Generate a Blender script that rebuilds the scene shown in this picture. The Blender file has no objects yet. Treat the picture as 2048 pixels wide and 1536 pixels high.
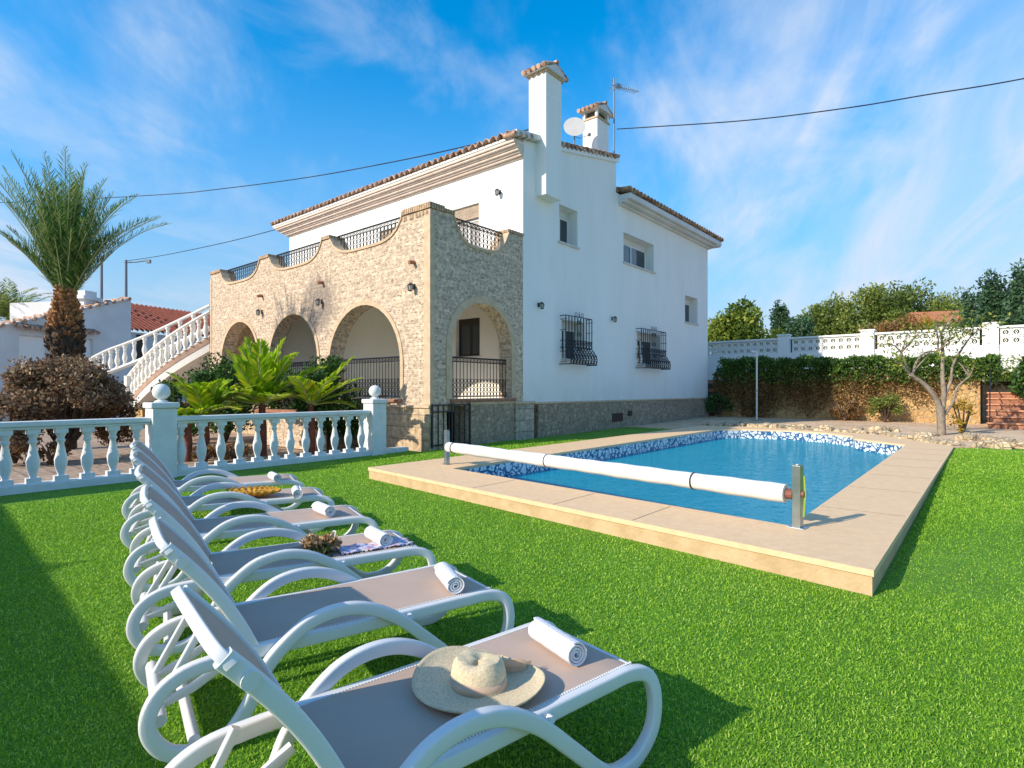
import bpy, bmesh, math, random
import numpy as np
from mathutils import Vector, Matrix
from mathutils.geometry import delaunay_2d_cdt
R = math.radians
rnd = random.Random(7)
nr = np.random.RandomState(5)
S = bpy.context.scene

# ------------------------------------------------------------------ camera, sky, sun
F, HY, CH, YAW = 1135.0, 779.0, 1.4, R(40.1)
cam = bpy.data.objects.new('camera', bpy.data.cameras.new('camera'))
S.collection.objects.link(cam)
cam.location = (0, 0, CH); cam.rotation_euler = (R(90), 0, YAW)
cam.data.sensor_width = 36; cam.data.lens = 36 * F / 2048
cam.data.shift_y = (HY - 768) / 2048; cam.data.clip_end = 6000; cam.data.clip_start = .05
S.camera = cam
SUN_EL = R(28.5); SUN_DIR = Vector((.335, .942, 0)).normalized()     # the way the light travels
sd = bpy.data.lights.new('sun', 'SUN'); sd.energy = 2.55; sd.angle = R(.5); sd.color = (1, .89, .73)
so = bpy.data.objects.new('sun', sd); S.collection.objects.link(so)
so.rotation_euler = Vector((SUN_DIR.x * math.cos(SUN_EL), SUN_DIR.y * math.cos(SUN_EL), -math.sin(SUN_EL))).to_track_quat('-Z', 'Y').to_euler()
S.view_settings.view_transform = 'Standard'; S.view_settings.look = 'None'
S.view_settings.exposure = 1.12; S.view_settings.gamma = 1
try: S.cycles.max_bounces = 8; S.cycles.transparent_max_bounces = 12
except Exception: pass
W = bpy.data.worlds.new('World'); S.world = W; W.use_nodes = True
nt = W.node_tree; nt.nodes.clear()
def N(t, typ, **kw):
    n = t.nodes.new(typ)
    for k, v in kw.items(): setattr(n, k, v)
    return n
CR1, CR2, CL1 = 62, 74, 5.2
T1, T2 = .445, .61
def wnode():
    out = N(nt, 'ShaderNodeOutputWorld'); bg = N(nt, 'ShaderNodeBackground'); L = nt.links.new
    sky = N(nt, 'ShaderNodeTexSky', sky_type='NISHITA'); sky.sun_disc = False
    sky.sun_elevation = SUN_EL; sky.sun_rotation = math.atan2(-SUN_DIR.x, -SUN_DIR.y) ; sky.altitude = 50
    sky.air_density = 1.0; sky.dust_density = .25; sky.ozone_density = 2.6
    hs = N(nt, 'ShaderNodeHueSaturation'); hs.inputs['Saturation'].default_value = 1.62; hs.inputs['Value'].default_value = .86; hs.inputs['Hue'].default_value = .494
    L(sky.outputs[0], hs.inputs['Color'])
    tc = N(nt, 'ShaderNodeTexCoord'); sp = N(nt, 'ShaderNodeSeparateXYZ'); L(tc.outputs['Generated'], sp.inputs[0])
    # direction projected onto a cloud layer
    mz = N(nt, 'ShaderNodeMath', operation='MAXIMUM'); L(sp.outputs[2], mz.inputs[0]); mz.inputs[1].default_value = 0
    az = N(nt, 'ShaderNodeMath', operation='ADD'); L(mz.outputs[0], az.inputs[0]); az.inputs[1].default_value = .16
    dx = N(nt, 'ShaderNodeMath', operation='DIVIDE'); L(sp.outputs[0], dx.inputs[0]); L(az.outputs[0], dx.inputs[1])
    dy = N(nt, 'ShaderNodeMath', operation='DIVIDE'); L(sp.outputs[1], dy.inputs[0]); L(az.outputs[0], dy.inputs[1])
    cb = N(nt, 'ShaderNodeCombineXYZ'); L(dx.outputs[0], cb.inputs[0]); L(dy.outputs[0], cb.inputs[1])
    def cloud(rot, sc, loc, scale, det, dist, a, b):
        mp = N(nt, 'ShaderNodeMapping'); mp.inputs['Rotation'].default_value = (0, 0, rot); mp.inputs['Scale'].default_value = sc; mp.inputs['Location'].default_value = loc
        mr = N(nt, 'ShaderNodeMapping'); mr.inputs['Rotation'].default_value = (0, 0, rot); L(cb.outputs[0], mr.inputs[0])
        mp.inputs['Rotation'].default_value = (0, 0, 0); L(mr.outputs[0], mp.inputs[0])
        no = N(nt, 'ShaderNodeTexNoise'); no.inputs['Scale'].default_value = scale; no.inputs['Detail'].default_value = det; no.inputs['Roughness'].default_value = .58; no.inputs['Distortion'].default_value = dist
        L(mp.outputs[0], no.inputs[0])
        rp = N(nt, 'ShaderNodeMapRange', interpolation_type='SMOOTHSTEP'); rp.inputs[1].default_value = a; rp.inputs[2].default_value = b; L(no.outputs[0], rp.inputs[0])
        return rp.outputs[0]
    c1 = cloud(R(CR1), (.50, 1.0, 1), (CL1, 1.7, 0), .55, 9, .6, T1, T2)       # broad broken veils
    c2 = cloud(R(CR2), (.35, 1.7, 1), (2.3, .4, 0), 2.2, 9, .7, .36, .66)          # fine ripples inside them
    c3 = cloud(R(CR1), (.8, 1.0, 1), (6.1, 2.2, 0), 2.0, 9, .6, .46, .74)        # small torn patches
    a1 = N(nt, 'ShaderNodeMath', operation='MULTIPLY_ADD'); L(c2, a1.inputs[0]); a1.inputs[1].default_value = .65; a1.inputs[2].default_value = .45
    a2 = N(nt, 'ShaderNodeMath', operation='MULTIPLY'); L(c1, a2.inputs[0]); L(a1.outputs[0], a2.inputs[1])
    mx = N(nt, 'ShaderNodeMath', operation='MULTIPLY_ADD'); L(c3, mx.inputs[0]); mx.inputs[1].default_value = .38; L(a2.outputs[0], mx.inputs[2])
    # veil of thin cloud thickening towards the horizon
    hz = N(nt, 'ShaderNodeMapRange', interpolation_type='SMOOTHSTEP'); hz.inputs[1].default_value = .55; hz.inputs[2].default_value = -.02; L(sp.outputs[2], hz.inputs[0])
    hz.inputs[3].default_value = 0; hz.inputs[4].default_value = .97
    low = N(nt, 'ShaderNodeMixRGB'); L(hz.outputs[0], low.inputs[0]); L(hs.outputs[0], low.inputs[1]); low.inputs[2].default_value = (1.22, 1.72, 2.3, 1)
    sc = N(nt, 'ShaderNodeMath', operation='MULTIPLY', use_clamp=True); L(mx.outputs[0], sc.inputs[0]); sc.inputs[1].default_value = .84
    mix = N(nt, 'ShaderNodeMixRGB'); L(sc.outputs[0], mix.inputs[0]); L(low.outputs[0], mix.inputs[1]); mix.inputs[2].default_value = (2.2, 2.5, 2.95, 1)
    L(mix.outputs[0], bg.inputs[0]); bg.inputs[1].default_value = .15
    L(bg.outputs[0], out.inputs[0])
wnode()

# ------------------------------------------------------------------ where things stand
cs, sn = math.cos(YAW), math.sin(YAW)
def at(u, d):                      # ground position seen in column u at depth d (metres)
    cx = (u - 1024) / F * d
    return (cx * cs - d * sn, cx * sn + d * cs)
def zt(v, d): return CH - (v - HY) / F * d

# ------------------------------------------------------------------ materials
def mat(name, col, col2=None, scale=5, rough=.7, bump=0, bscale=40, detail=5, spec=.3, stretch=None, metal=0, sub=None, ramp=(.35, .65)):
    m = bpy.data.materials.new(name); m.use_nodes = True; t = m.node_tree; b = t.nodes['Principled BSDF']
    b.inputs['Base Color'].default_value = (*col, 1); b.inputs['Roughness'].default_value = rough
    b.inputs['Specular IOR Level'].default_value = spec; b.inputs['Metallic'].default_value = metal
    L = t.links.new; tc = N(t, 'ShaderNodeTexCoord'); v = tc.outputs['Object']
    if stretch:
        mp = N(t, 'ShaderNodeMapping'); mp.inputs['Scale'].default_value = stretch; L(v, mp.inputs[0]); v = mp.outputs[0]
    if col2:
        no = N(t, 'ShaderNodeTexNoise'); no.inputs['Scale'].default_value = scale; no.inputs['Detail'].default_value = detail; L(v, no.inputs[0])
        r = N(t, 'ShaderNodeMapRange'); r.inputs[1].default_value = ramp[0]; r.inputs[2].default_value = ramp[1]; L(no.outputs[0], r.inputs[0])
        mx = N(t, 'ShaderNodeMixRGB'); mx.inputs[1].default_value = (*col, 1); mx.inputs[2].default_value = (*col2, 1); L(r.outputs[0], mx.inputs[0]); L(mx.outputs[0], b.inputs['Base Color'])
    if bump:
        nb = N(t, 'ShaderNodeTexNoise'); nb.inputs['Scale'].default_value = bscale; nb.inputs['Detail'].default_value = 4; L(v, nb.inputs[0])
        bp = N(t, 'ShaderNodeBump'); bp.inputs['Strength'].default_value = bump; bp.inputs['Distance'].default_value = .02; L(nb.outputs[0], bp.inputs['Height']); L(bp.outputs[0], b.inputs['Normal'])
    return m
def brickmat(name, c1, c2, mortar, bw, bh, msize, bump=.5, rough=.85, jit=.5, horizontal=False, dark=None, stain=None):
    m = bpy.data.materials.new(name); m.use_nodes = True; t = m.node_tree; b = t.nodes['Principled BSDF']; L = t.links.new
    tc = N(t, 'ShaderNodeTexCoord'); sp = N(t, 'ShaderNodeSeparateXYZ'); L(tc.outputs['Object'], sp.inputs[0])
    cb = N(t, 'ShaderNodeCombineXYZ')
    if horizontal: L(sp.outputs[0], cb.inputs[0]); L(sp.outputs[1], cb.inputs[1])
    else:
        ad = N(t, 'ShaderNodeMath', operation='ADD'); L(sp.outputs[0], ad.inputs[0]); L(sp.outputs[1], ad.inputs[1]); L(ad.outputs[0], cb.inputs[0]); L(sp.outputs[2], cb.inputs[1])
    no = N(t, 'ShaderNodeTexNoise'); no.inputs['Scale'].default_value = 2.5; L(cb.outputs[0], no.inputs[0])
    sub = N(t, 'ShaderNodeVectorMath', operation='MULTIPLY_ADD'); L(no.outputs['Color'], sub.inputs[0]); sub.inputs[1].default_value = (jit * .12, jit * .04, 0); L(cb.outputs[0], sub.inputs[2])
    br = N(t, 'ShaderNodeTexBrick'); L(sub.outputs[0], br.inputs[0]); br.inputs['Scale'].default_value = 1
    br.inputs['Brick Width'].default_value = bw; br.inputs['Row Height'].default_value = bh; br.inputs['Mortar Size'].default_value = msize; br.inputs['Mortar Smooth'].default_value = .3
    br.inputs['Color1'].default_value = (*c1, 1); br.inputs['Color2'].default_value = (*c2, 1); br.inputs['Mortar'].default_value = (*mortar, 1); br.inputs['Bias'].default_value = 0
    br.offset = .5; br.squash = .7; br.squash_frequency = 3
    n2 = N(t, 'ShaderNodeTexNoise'); n2.inputs['Scale'].default_value = 9; n2.inputs['Detail'].default_value = 8; L(cb.outputs[0], n2.inputs[0])
    r2 = N(t, 'ShaderNodeMapRange'); r2.inputs[1].default_value = .38; r2.inputs[2].default_value = .66; r2.inputs[3].default_value = .72; r2.inputs[4].default_value = 1.16; L(n2.outputs[0], r2.inputs[0])
    mu = N(t, 'ShaderNodeMixRGB', blend_type='MULTIPLY'); mu.inputs[0].default_value = 1; L(br.outputs[0], mu.inputs[1]); L(r2.outputs[0], mu.inputs[2])
    last = mu.outputs[0]
    if dark:      # sparse dark open joints and pits
        v = N(t, 'ShaderNodeTexNoise'); v.inputs['Scale'].default_value = dark[0]; v.inputs['Detail'].default_value = 2
        mp = N(t, 'ShaderNodeMapping'); mp.inputs['Scale'].default_value = (1, 1.6, 1); L(cb.outputs[0], mp.inputs[0]); L(mp.outputs[0], v.inputs[0])
        rr = N(t, 'ShaderNodeMapRange'); rr.inputs[1].default_value = dark[1]; rr.inputs[2].default_value = dark[1] + .05; L(v.outputs[0], rr.inputs[0])
        m3 = N(t, 'ShaderNodeMixRGB'); L(rr.outputs[0], m3.inputs[0]); L(last, m3.inputs[1]); m3.inputs[2].default_value = (mortar[0] * .35, mortar[1] * .33, mortar[2] * .33, 1); last = m3.outputs[0]
    if stain:      # sooty damp patch with a ragged edge
        vd = N(t, 'ShaderNodeVectorMath', operation='DISTANCE'); L(tc.outputs['Object'], vd.inputs[0]); vd.inputs[1].default_value = stain
        ns = N(t, 'ShaderNodeTexNoise'); ns.inputs['Scale'].default_value = 5; ns.inputs['Detail'].default_value = 6; L(tc.outputs['Object'], ns.inputs[0])
        ma = N(t, 'ShaderNodeMath', operation='MULTIPLY_ADD'); L(ns.outputs[0], ma.inputs[0]); ma.inputs[1].default_value = -1.3; L(vd.outputs['Value'], ma.inputs[2])
        rs = N(t, 'ShaderNodeMapRange'); rs.inputs[1].default_value = -.15; rs.inputs[2].default_value = .35; rs.inputs[3].default_value = .62; rs.inputs[4].default_value = 0; L(ma.outputs[0], rs.inputs[0])
        m4 = N(t, 'ShaderNodeMixRGB'); L(rs.outputs[0], m4.inputs[0]); L(last, m4.inputs[1]); m4.inputs[2].default_value = (.16, .14, .13, 1); last = m4.outputs[0]
    L(last, b.inputs['Base Color']); b.inputs['Roughness'].default_value = rough; b.inputs['Specular IOR Level'].default_value = .2
    hgt = N(t, 'ShaderNodeMath', operation='SUBTRACT'); L(n2.outputs[0], hgt.inputs[0]); L(br.outputs['Fac'], hgt.inputs[1])
    bp = N(t, 'ShaderNodeBump'); bp.inputs['Strength'].default_value = bump; bp.inputs['Distance'].default_value = .03; L(hgt.outputs[0], bp.inputs['Height']); L(bp.outputs[0], b.inputs['Normal'])
    return m
def rubblemat(name, c1, c2, mortar, scale, width=.06, bump=.6, flat=False, zs=1.0):
    m = bpy.data.materials.new(name); m.use_nodes = True; t = m.node_tree; b = t.nodes['Principled BSDF']; L = t.links.new
    tc = N(t, 'ShaderNodeTexCoord'); mp = N(t, 'ShaderNodeMapping'); mp.inputs['Scale'].default_value = (1, 1, zs); L(tc.outputs['Object'], mp.inputs[0])
    no = N(t, 'ShaderNodeTexNoise'); no.inputs['Scale'].default_value = 3; L(mp.outputs[0], no.inputs[0])
    ma = N(t, 'ShaderNodeVectorMath', operation='MULTIPLY_ADD'); L(no.outputs['Color'], ma.inputs[0]); ma.inputs[1].default_value = (.15, .15, .15); L(mp.outputs[0], ma.inputs[2])
    v1 = N(t, 'ShaderNodeTexVoronoi', feature='DISTANCE_TO_EDGE'); v1.inputs['Scale'].default_value = scale; L(ma.outputs[0], v1.inputs[0])
    v2 = N(t, 'ShaderNodeTexVoronoi'); v2.inputs['Scale'].default_value = scale; L(ma.outputs[0], v2.inputs[0])
    sp = N(t, 'ShaderNodeSeparateColor'); L(v2.outputs['Color'], sp.inputs[0])
    mx = N(t, 'ShaderNodeMixRGB'); L(sp.outputs[0], mx.inputs[0]); mx.inputs[1].default_value = (*c1, 1); mx.inputs[2].default_value = (*c2, 1)
    n2 = N(t, 'ShaderNodeTexNoise'); n2.inputs['Scale'].default_value = 12; n2.inputs['Detail'].default_value = 6; L(mp.outputs[0], n2.inputs[0])
    r2 = N(t, 'ShaderNodeMapRange'); r2.inputs[1].default_value = .35; r2.inputs[2].default_value = .68; r2.inputs[3].default_value = .65; r2.inputs[4].default_value = 1.15; L(n2.outputs[0], r2.inputs[0])
    mu = N(t, 'ShaderNodeMixRGB', blend_type='MULTIPLY'); mu.inputs[0].default_value = 1; L(mx.outputs[0], mu.inputs[1]); L(r2.outputs[0], mu.inputs[2])
    rr = N(t, 'ShaderNodeMapRange'); rr.inputs[1].default_value = width * .4; rr.inputs[2].default_value = width; L(v1.outputs[0], rr.inputs[0])
    m3 = N(t, 'ShaderNodeMixRGB'); L(rr.outputs[0], m3.inputs[0]); m3.inputs[1].default_value = (*mortar, 1); L(mu.outputs[0], m3.inputs[2])
    L(m3.outputs[0], b.inputs['Base Color']); b.inputs['Roughness'].default_value = .88; b.inputs['Specular IOR Level'].default_value = .2
    ad = N(t, 'ShaderNodeMath', operation='ADD'); L(rr.outputs[0], ad.inputs[0]); L(n2.outputs[0], ad.inputs[1])
    bp = N(t, 'ShaderNodeBump'); bp.inputs['Strength'].default_value = bump; bp.inputs['Distance'].default_value = .03; L(ad.outputs[0], bp.inputs['Height']); L(bp.outputs[0], b.inputs['Normal'])
    return m
def leafmat(name, c1, c2, c3=None, trans=.35, rough=.5):
    m = bpy.data.materials.new(name); m.use_nodes = True; t = m.node_tree; b = t.nodes['Principled BSDF']; L = t.links.new
    a = N(t, 'ShaderNodeAttribute'); a.attribute_name = 'rnd'
    cr = N(t, 'ShaderNodeValToRGB'); L(a.outputs['Fac'], cr.inputs[0])
    cr.color_ramp.elements[0].color = (*c1, 1); cr.color_ramp.elements[0].position = .1
    cr.color_ramp.elements[1].color = (*c2, 1); cr.color_ramp.elements[1].position = .75
    if c3: e = cr.color_ramp.elements.new(.95); e.color = (*c3, 1)
    L(cr.outputs[0], b.inputs['Base Color']); b.inputs['Roughness'].default_value = rough; b.inputs['Specular IOR Level'].default_value = .25
    tr = N(t, 'ShaderNodeBsdfTranslucent'); L(cr.outputs[0], tr.inputs[0]); mx = N(t, 'ShaderNodeMixShader'); mx.inputs[0].default_value = trans
    L(b.outputs[0], mx.inputs[1]); L(tr.outputs[0], mx.inputs[2]); L(mx.outputs[0], t.nodes['Material Output'].inputs[0])
    return m

M = {}
M['plaster'] = mat('white_plaster', (.88, .87, .84), (.83, .82, .79), 1.1, .9, .25, 45, detail=9, stretch=(1, 1, .35), ramp=(.3, .7))
def weather(m, z0=1.0, z1=2.0):
    t = m.node_tree; L = t.links.new; b = t.nodes['Principled BSDF']; src = b.inputs['Base Color'].links[0].from_socket
    tc = N(t, 'ShaderNodeTexCoord'); sp = N(t, 'ShaderNodeSeparateXYZ'); L(tc.outputs['Object'], sp.inputs[0])
    mp = N(t, 'ShaderNodeMapping'); mp.inputs['Scale'].default_value = (1.7, 1.7, .30); L(tc.outputs['Object'], mp.inputs[0])
    n1 = N(t, 'ShaderNodeTexNoise'); n1.inputs['Scale'].default_value = 1.6; n1.inputs['Detail'].default_value = 8; L(mp.outputs[0], n1.inputs[0])
    r1 = N(t, 'ShaderNodeMapRange'); r1.inputs[1].default_value = .50; r1.inputs[2].default_value = .74; r1.inputs[4].default_value = .20; L(n1.outputs[0], r1.inputs[0])
    n2 = N(t, 'ShaderNodeTexNoise'); n2.inputs['Scale'].default_value = 2.6; n2.inputs['Detail'].default_value = 6; L(tc.outputs['Object'], n2.inputs[0])
    zz = N(t, 'ShaderNodeMapRange'); zz.inputs[1].default_value = z1; zz.inputs[2].default_value = z0; L(sp.outputs[2], zz.inputs[0])
    mu = N(t, 'ShaderNodeMath', operation='MULTIPLY'); L(zz.outputs[0], mu.inputs[0]); L(n2.outputs[0], mu.inputs[1])
    ad = N(t, 'ShaderNodeMath', operation='ADD', use_clamp=True); L(mu.outputs[0], ad.inputs[0]); L(r1.outputs[0], ad.inputs[1])
    mx = N(t, 'ShaderNodeMixRGB'); L(ad.outputs[0], mx.inputs[0]); L(src, mx.inputs[1]); mx.inputs[2].default_value = (.66, .65, .60, 1); L(mx.outputs[0], b.inputs['Base Color'])
weather(M['plaster'])
M['plaster2'] = mat('aged_plaster', (.72, .72, .72), (.62, .62, .61), .9, .9, .15, 40)
M['cream'] = mat('cream_plaster', (.86, .82, .74), (.82, .77, .68), 1.2, .9, .1, 50)
M['balus'] = mat('painted_concrete', (.72, .74, .74), (.62, .64, .63), 6, .75, .15, 60, ramp=(.4, .75))
M['porch'] = brickmat('limestone_brick', (.76, .58, .42), (.55, .41, .29), (.72, .59, .45), .31, .085, .013, .8, dark=(13, .595), stain=(-13.95, 8.4, 3.7))
M['trim'] = mat('stone_trim', (.64, .48, .32), (.52, .38, .25), 7, .85, .3, 40)
M['capb'] = brickmat('cap_brick', (.62, .45, .29), (.50, .34, .21), (.22, .15, .10), .11, .3, .014, .5)
M['rubble'] = rubblemat('rubble_stone', (.50, .39, .28), (.34, .26, .19), (.42, .34, .25), 7.5, .06, .9)
M['golden'] = rubblemat('golden_stone', (.66, .45, .20), (.50, .30, .13), (.50, .36, .20), 4.6, .07, .9)
M['crazy'] = rubblemat('crazy_paving', (.80, .58, .38), (.66, .42, .26), (.66, .50, .34), 1.7, .045, .3)
M['rock'] = rubblemat('edge_rock', (.74, .60, .40), (.54, .41, .25), (.25, .2, .14), 6, .05, .8)
M['coping'] = mat('coping_stone', (.85, .60, .36), (.76, .52, .31), 14, .8, .35, 120, detail=12, spec=.2, ramp=(.3, .7))
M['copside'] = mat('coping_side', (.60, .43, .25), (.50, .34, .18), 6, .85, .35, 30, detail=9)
M['paving'] = brickmat('garden_paving', (.52, .38, .28), (.44, .31, .22), (.28, .22, .17), .6, .4, .02, .2, horizontal=True)
M['earth'] = mat('dry_earth', (.34, .26, .18), (.24, .19, .12), 1.5, .95, .5, 12)
M['terracotta'] = mat('terracotta', (.42, .20, .115), (.28, .125, .08), 5, .85, .3, 30)
M['tile'] = mat('roof_tile', (.66, .45, .33), (.26, .14, .09), 7, .9, .4, 30, ramp=(.38, .6))
M['cornice'] = mat('cornice_plaster', (.80, .67, .58), (.72, .57, .48), 5, .9, .2, 30)
M['redtile'] = mat('red_roof_tile', (.40, .105, .055), (.24, .07, .045), 5, .85, .3, 30)
M['orangetile'] = mat('orange_roof_tile', (.55, .22, .10), (.42, .15, .07), 4, .85, .3, 30)
M['iron'] = mat('black_iron', (.018, .018, .022), rough=.45, spec=.4)
M['steel'] = mat('galvanised_steel', (.42, .46, .47), (.32, .36, .37), 9, .3, metal=.85)
M['galv'] = mat('grey_mast', (.20, .22, .25), rough=.5, metal=.4)
M['plastic'] = mat('white_resin', (.73, .73, .72), (.70, .70, .695), 3, .38, .04, 120, spec=.45)
M['frame'] = mat('window_frame', (.78, .78, .76), rough=.4)
M['brown'] = mat('brown_frame', (.05, .035, .03), rough=.4)
M['shutter'] = mat('shutter_grey', (.42, .40, .38), (.36, .34, .33), 8, .6, .2, 30, stretch=(.2, .2, 6))
M['marble'] = mat('sill_marble', (.66, .62, .56), (.56, .50, .45), 8, .5)
M['pvc'] = mat('white_cover', (.80, .80, .77), (.74, .73, .70), 6, .45, .15, 25, spec=.4, stretch=(1, 6, 6))
M['strap'] = mat('dark_strap', (.05, .05, .055), rough=.6)
M['towel'] = mat('towel_terry', (.84, .83, .86), (.76, .75, .80), 40, .95, .45, 220, spec=.05)
M['bark'] = mat('grey_bark', (.34, .28, .22), (.20, .16, .12), 9, .9, .6, 20)
M['dbark'] = mat('brown_bark', (.11, .075, .05), (.05, .035, .025), 9, .9, .6, 20)
M['redbark'] = mat('red_brown_stem', (.20, .065, .04), (.11, .04, .03), 9, .8, .5, 25)
M['dish'] = mat('dish_grey', (.62, .60, .58), (.56, .54, .52), 5, .5)
M['cable'] = mat('cable_black', (.02, .03, .05), rough=.6)
M['interior'] = mat('interior_dark', (.10, .09, .08), rough=.9)
M['hills'] = mat('hill_scrub', (.10, .15, .17), (.14, .18, .19), .01, .95)
M['treadm'] = mat('orange_tread', (.70, .34, .18), (.58, .27, .14), 6, .8)
M['skirt'] = mat('stair_skirting', (.50, .33, .24), (.40, .26, .19), 6, .8)
M['rollerb'] = mat('beige_roller', (.44, .34, .25), (.34, .26, .19), 8, .7)
M['blue'] = mat('blue_glazed', (.03, .06, .26), (.30, .36, .55), 30, .15, spec=.6)

def glass(name, tint, rough=.04):
    m = bpy.data.materials.new(name); m.use_nodes = True; b = m.node_tree.nodes['Principled BSDF']
    b.inputs['Base Color'].default_value = (*tint, 1); b.inputs['Roughness'].default_value = rough; b.inputs['Specular IOR Level'].default_value = .9; b.inputs['IOR'].default_value = 1.6
    return m
M['glass'] = glass('window_glass', (.015, .03, .045))

def slingmat():
    m = mat('taupe_sling', (.54, .40, .32), (.49, .365, .29), 4, .8, 0, spec=.15); t = m.node_tree; L = t.links.new; b = t.nodes['Principled BSDF']
    tc = N(t, 'ShaderNodeTexCoord'); c = N(t, 'ShaderNodeTexChecker'); c.inputs['Scale'].default_value = 420; L(tc.outputs['Object'], c.inputs[0])
    bp = N(t, 'ShaderNodeBump'); bp.inputs['Strength'].default_value = .25; bp.inputs['Distance'].default_value = .002; L(c.outputs['Fac'], bp.inputs['Height']); L(bp.outputs[0], b.inputs['Normal'])
    return m
M['sling'] = slingmat()
def strawmat(name, c1, c2, rings=90):
    m = mat(name, c1, c2, 140, .8, 0, spec=.12, ramp=(.42, .62)); t = m.node_tree; L = t.links.new; b = t.nodes['Principled BSDF']
    tc = N(t, 'ShaderNodeTexCoord'); w = N(t, 'ShaderNodeTexWave', wave_type='RINGS', rings_direction='Z'); w.inputs['Scale'].default_value = rings; w.inputs['Distortion'].default_value = .3; L(tc.outputs['Object'], w.inputs[0])
    n2 = N(t, 'ShaderNodeTexNoise'); n2.inputs['Scale'].default_value = 180; L(tc.outputs['Object'], n2.inputs[0])
    ad = N(t, 'ShaderNodeMath', operation='MULTIPLY_ADD'); L(w.outputs['Fac'], ad.inputs[0]); ad.inputs[1].default_value = .35; L(n2.outputs[0], ad.inputs[2])
    bp = N(t, 'ShaderNodeBump'); bp.inputs['Strength'].default_value = .35; bp.inputs['Distance'].default_value = .0015; L(ad.outputs[0], bp.inputs['Height']); L(bp.outputs[0], b.inputs['Normal'])
    return m
M['straw'] = strawmat('pale_straw', (.72, .60, .40), (.58, .46, .29))
M['ribbon'] = mat('peach_ribbon', (.66, .47, .33), (.58, .40, .27), 20, .7)
M['gold'] = strawmat('gold_straw', (.62, .33, .05), (.34, .17, .03), 60)

def lawnmat():
    m = bpy.data.materials.new('artificial_turf'); m.use_nodes = True; t = m.node_tree; b = t.nodes['Principled BSDF']; L = t.links.new
    tc = N(t, 'ShaderNodeTexCoord')
    n1 = N(t, 'ShaderNodeTexNoise'); n1.inputs['Scale'].default_value = 55; n1.inputs['Detail'].default_value = 6; n1.inputs['Roughness'].default_value = .7; L(tc.outputs['Object'], n1.inputs[0])
    n0 = N(t, 'ShaderNodeTexNoise'); n0.inputs['Scale'].default_value = .8; n0.inputs['Detail'].default_value = 3; L(tc.outputs['Object'], n0.inputs[0])
    cr = N(t, 'ShaderNodeValToRGB'); L(n1.outputs[0], cr.inputs[0]); e = cr.color_ramp.elements
    e[0].position = .36; e[0].color = (.05, .16, .014, 1); e[1].position = .66; e[1].color = (.24, .48, .05, 1)
    mu = N(t, 'ShaderNodeMixRGB', blend_type='MULTIPLY'); mu.inputs[0].default_value = 1; L(cr.outputs[0], mu.inputs[1])
    r0 = N(t, 'ShaderNodeMapRange'); r0.inputs[1].default_value = .3; r0.inputs[2].default_value = .7; r0.inputs[3].default_value = .85; r0.inputs[4].default_value = 1.12; L(n0.outputs[0], r0.inputs[0]); L(r0.outputs[0], mu.inputs[2])
    L(mu.outputs[0], b.inputs['Base Color']); b.inputs['Roughness'].default_value = .75; b.inputs['Specular IOR Level'].default_value = .15
    bp = N(t, 'ShaderNodeBump'); bp.inputs['Strength'].default_value = .8; bp.inputs['Distance'].default_value = .03; L(n1.outputs[0], bp.inputs['Height']); L(bp.outputs[0], b.inputs['Normal'])
    return m
M['lawn'] = lawnmat()
M['blade'] = leafmat('turf_blade', (.13, .34, .02), (.38, .62, .05), (.62, .80, .16), .45, .5)

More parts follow.
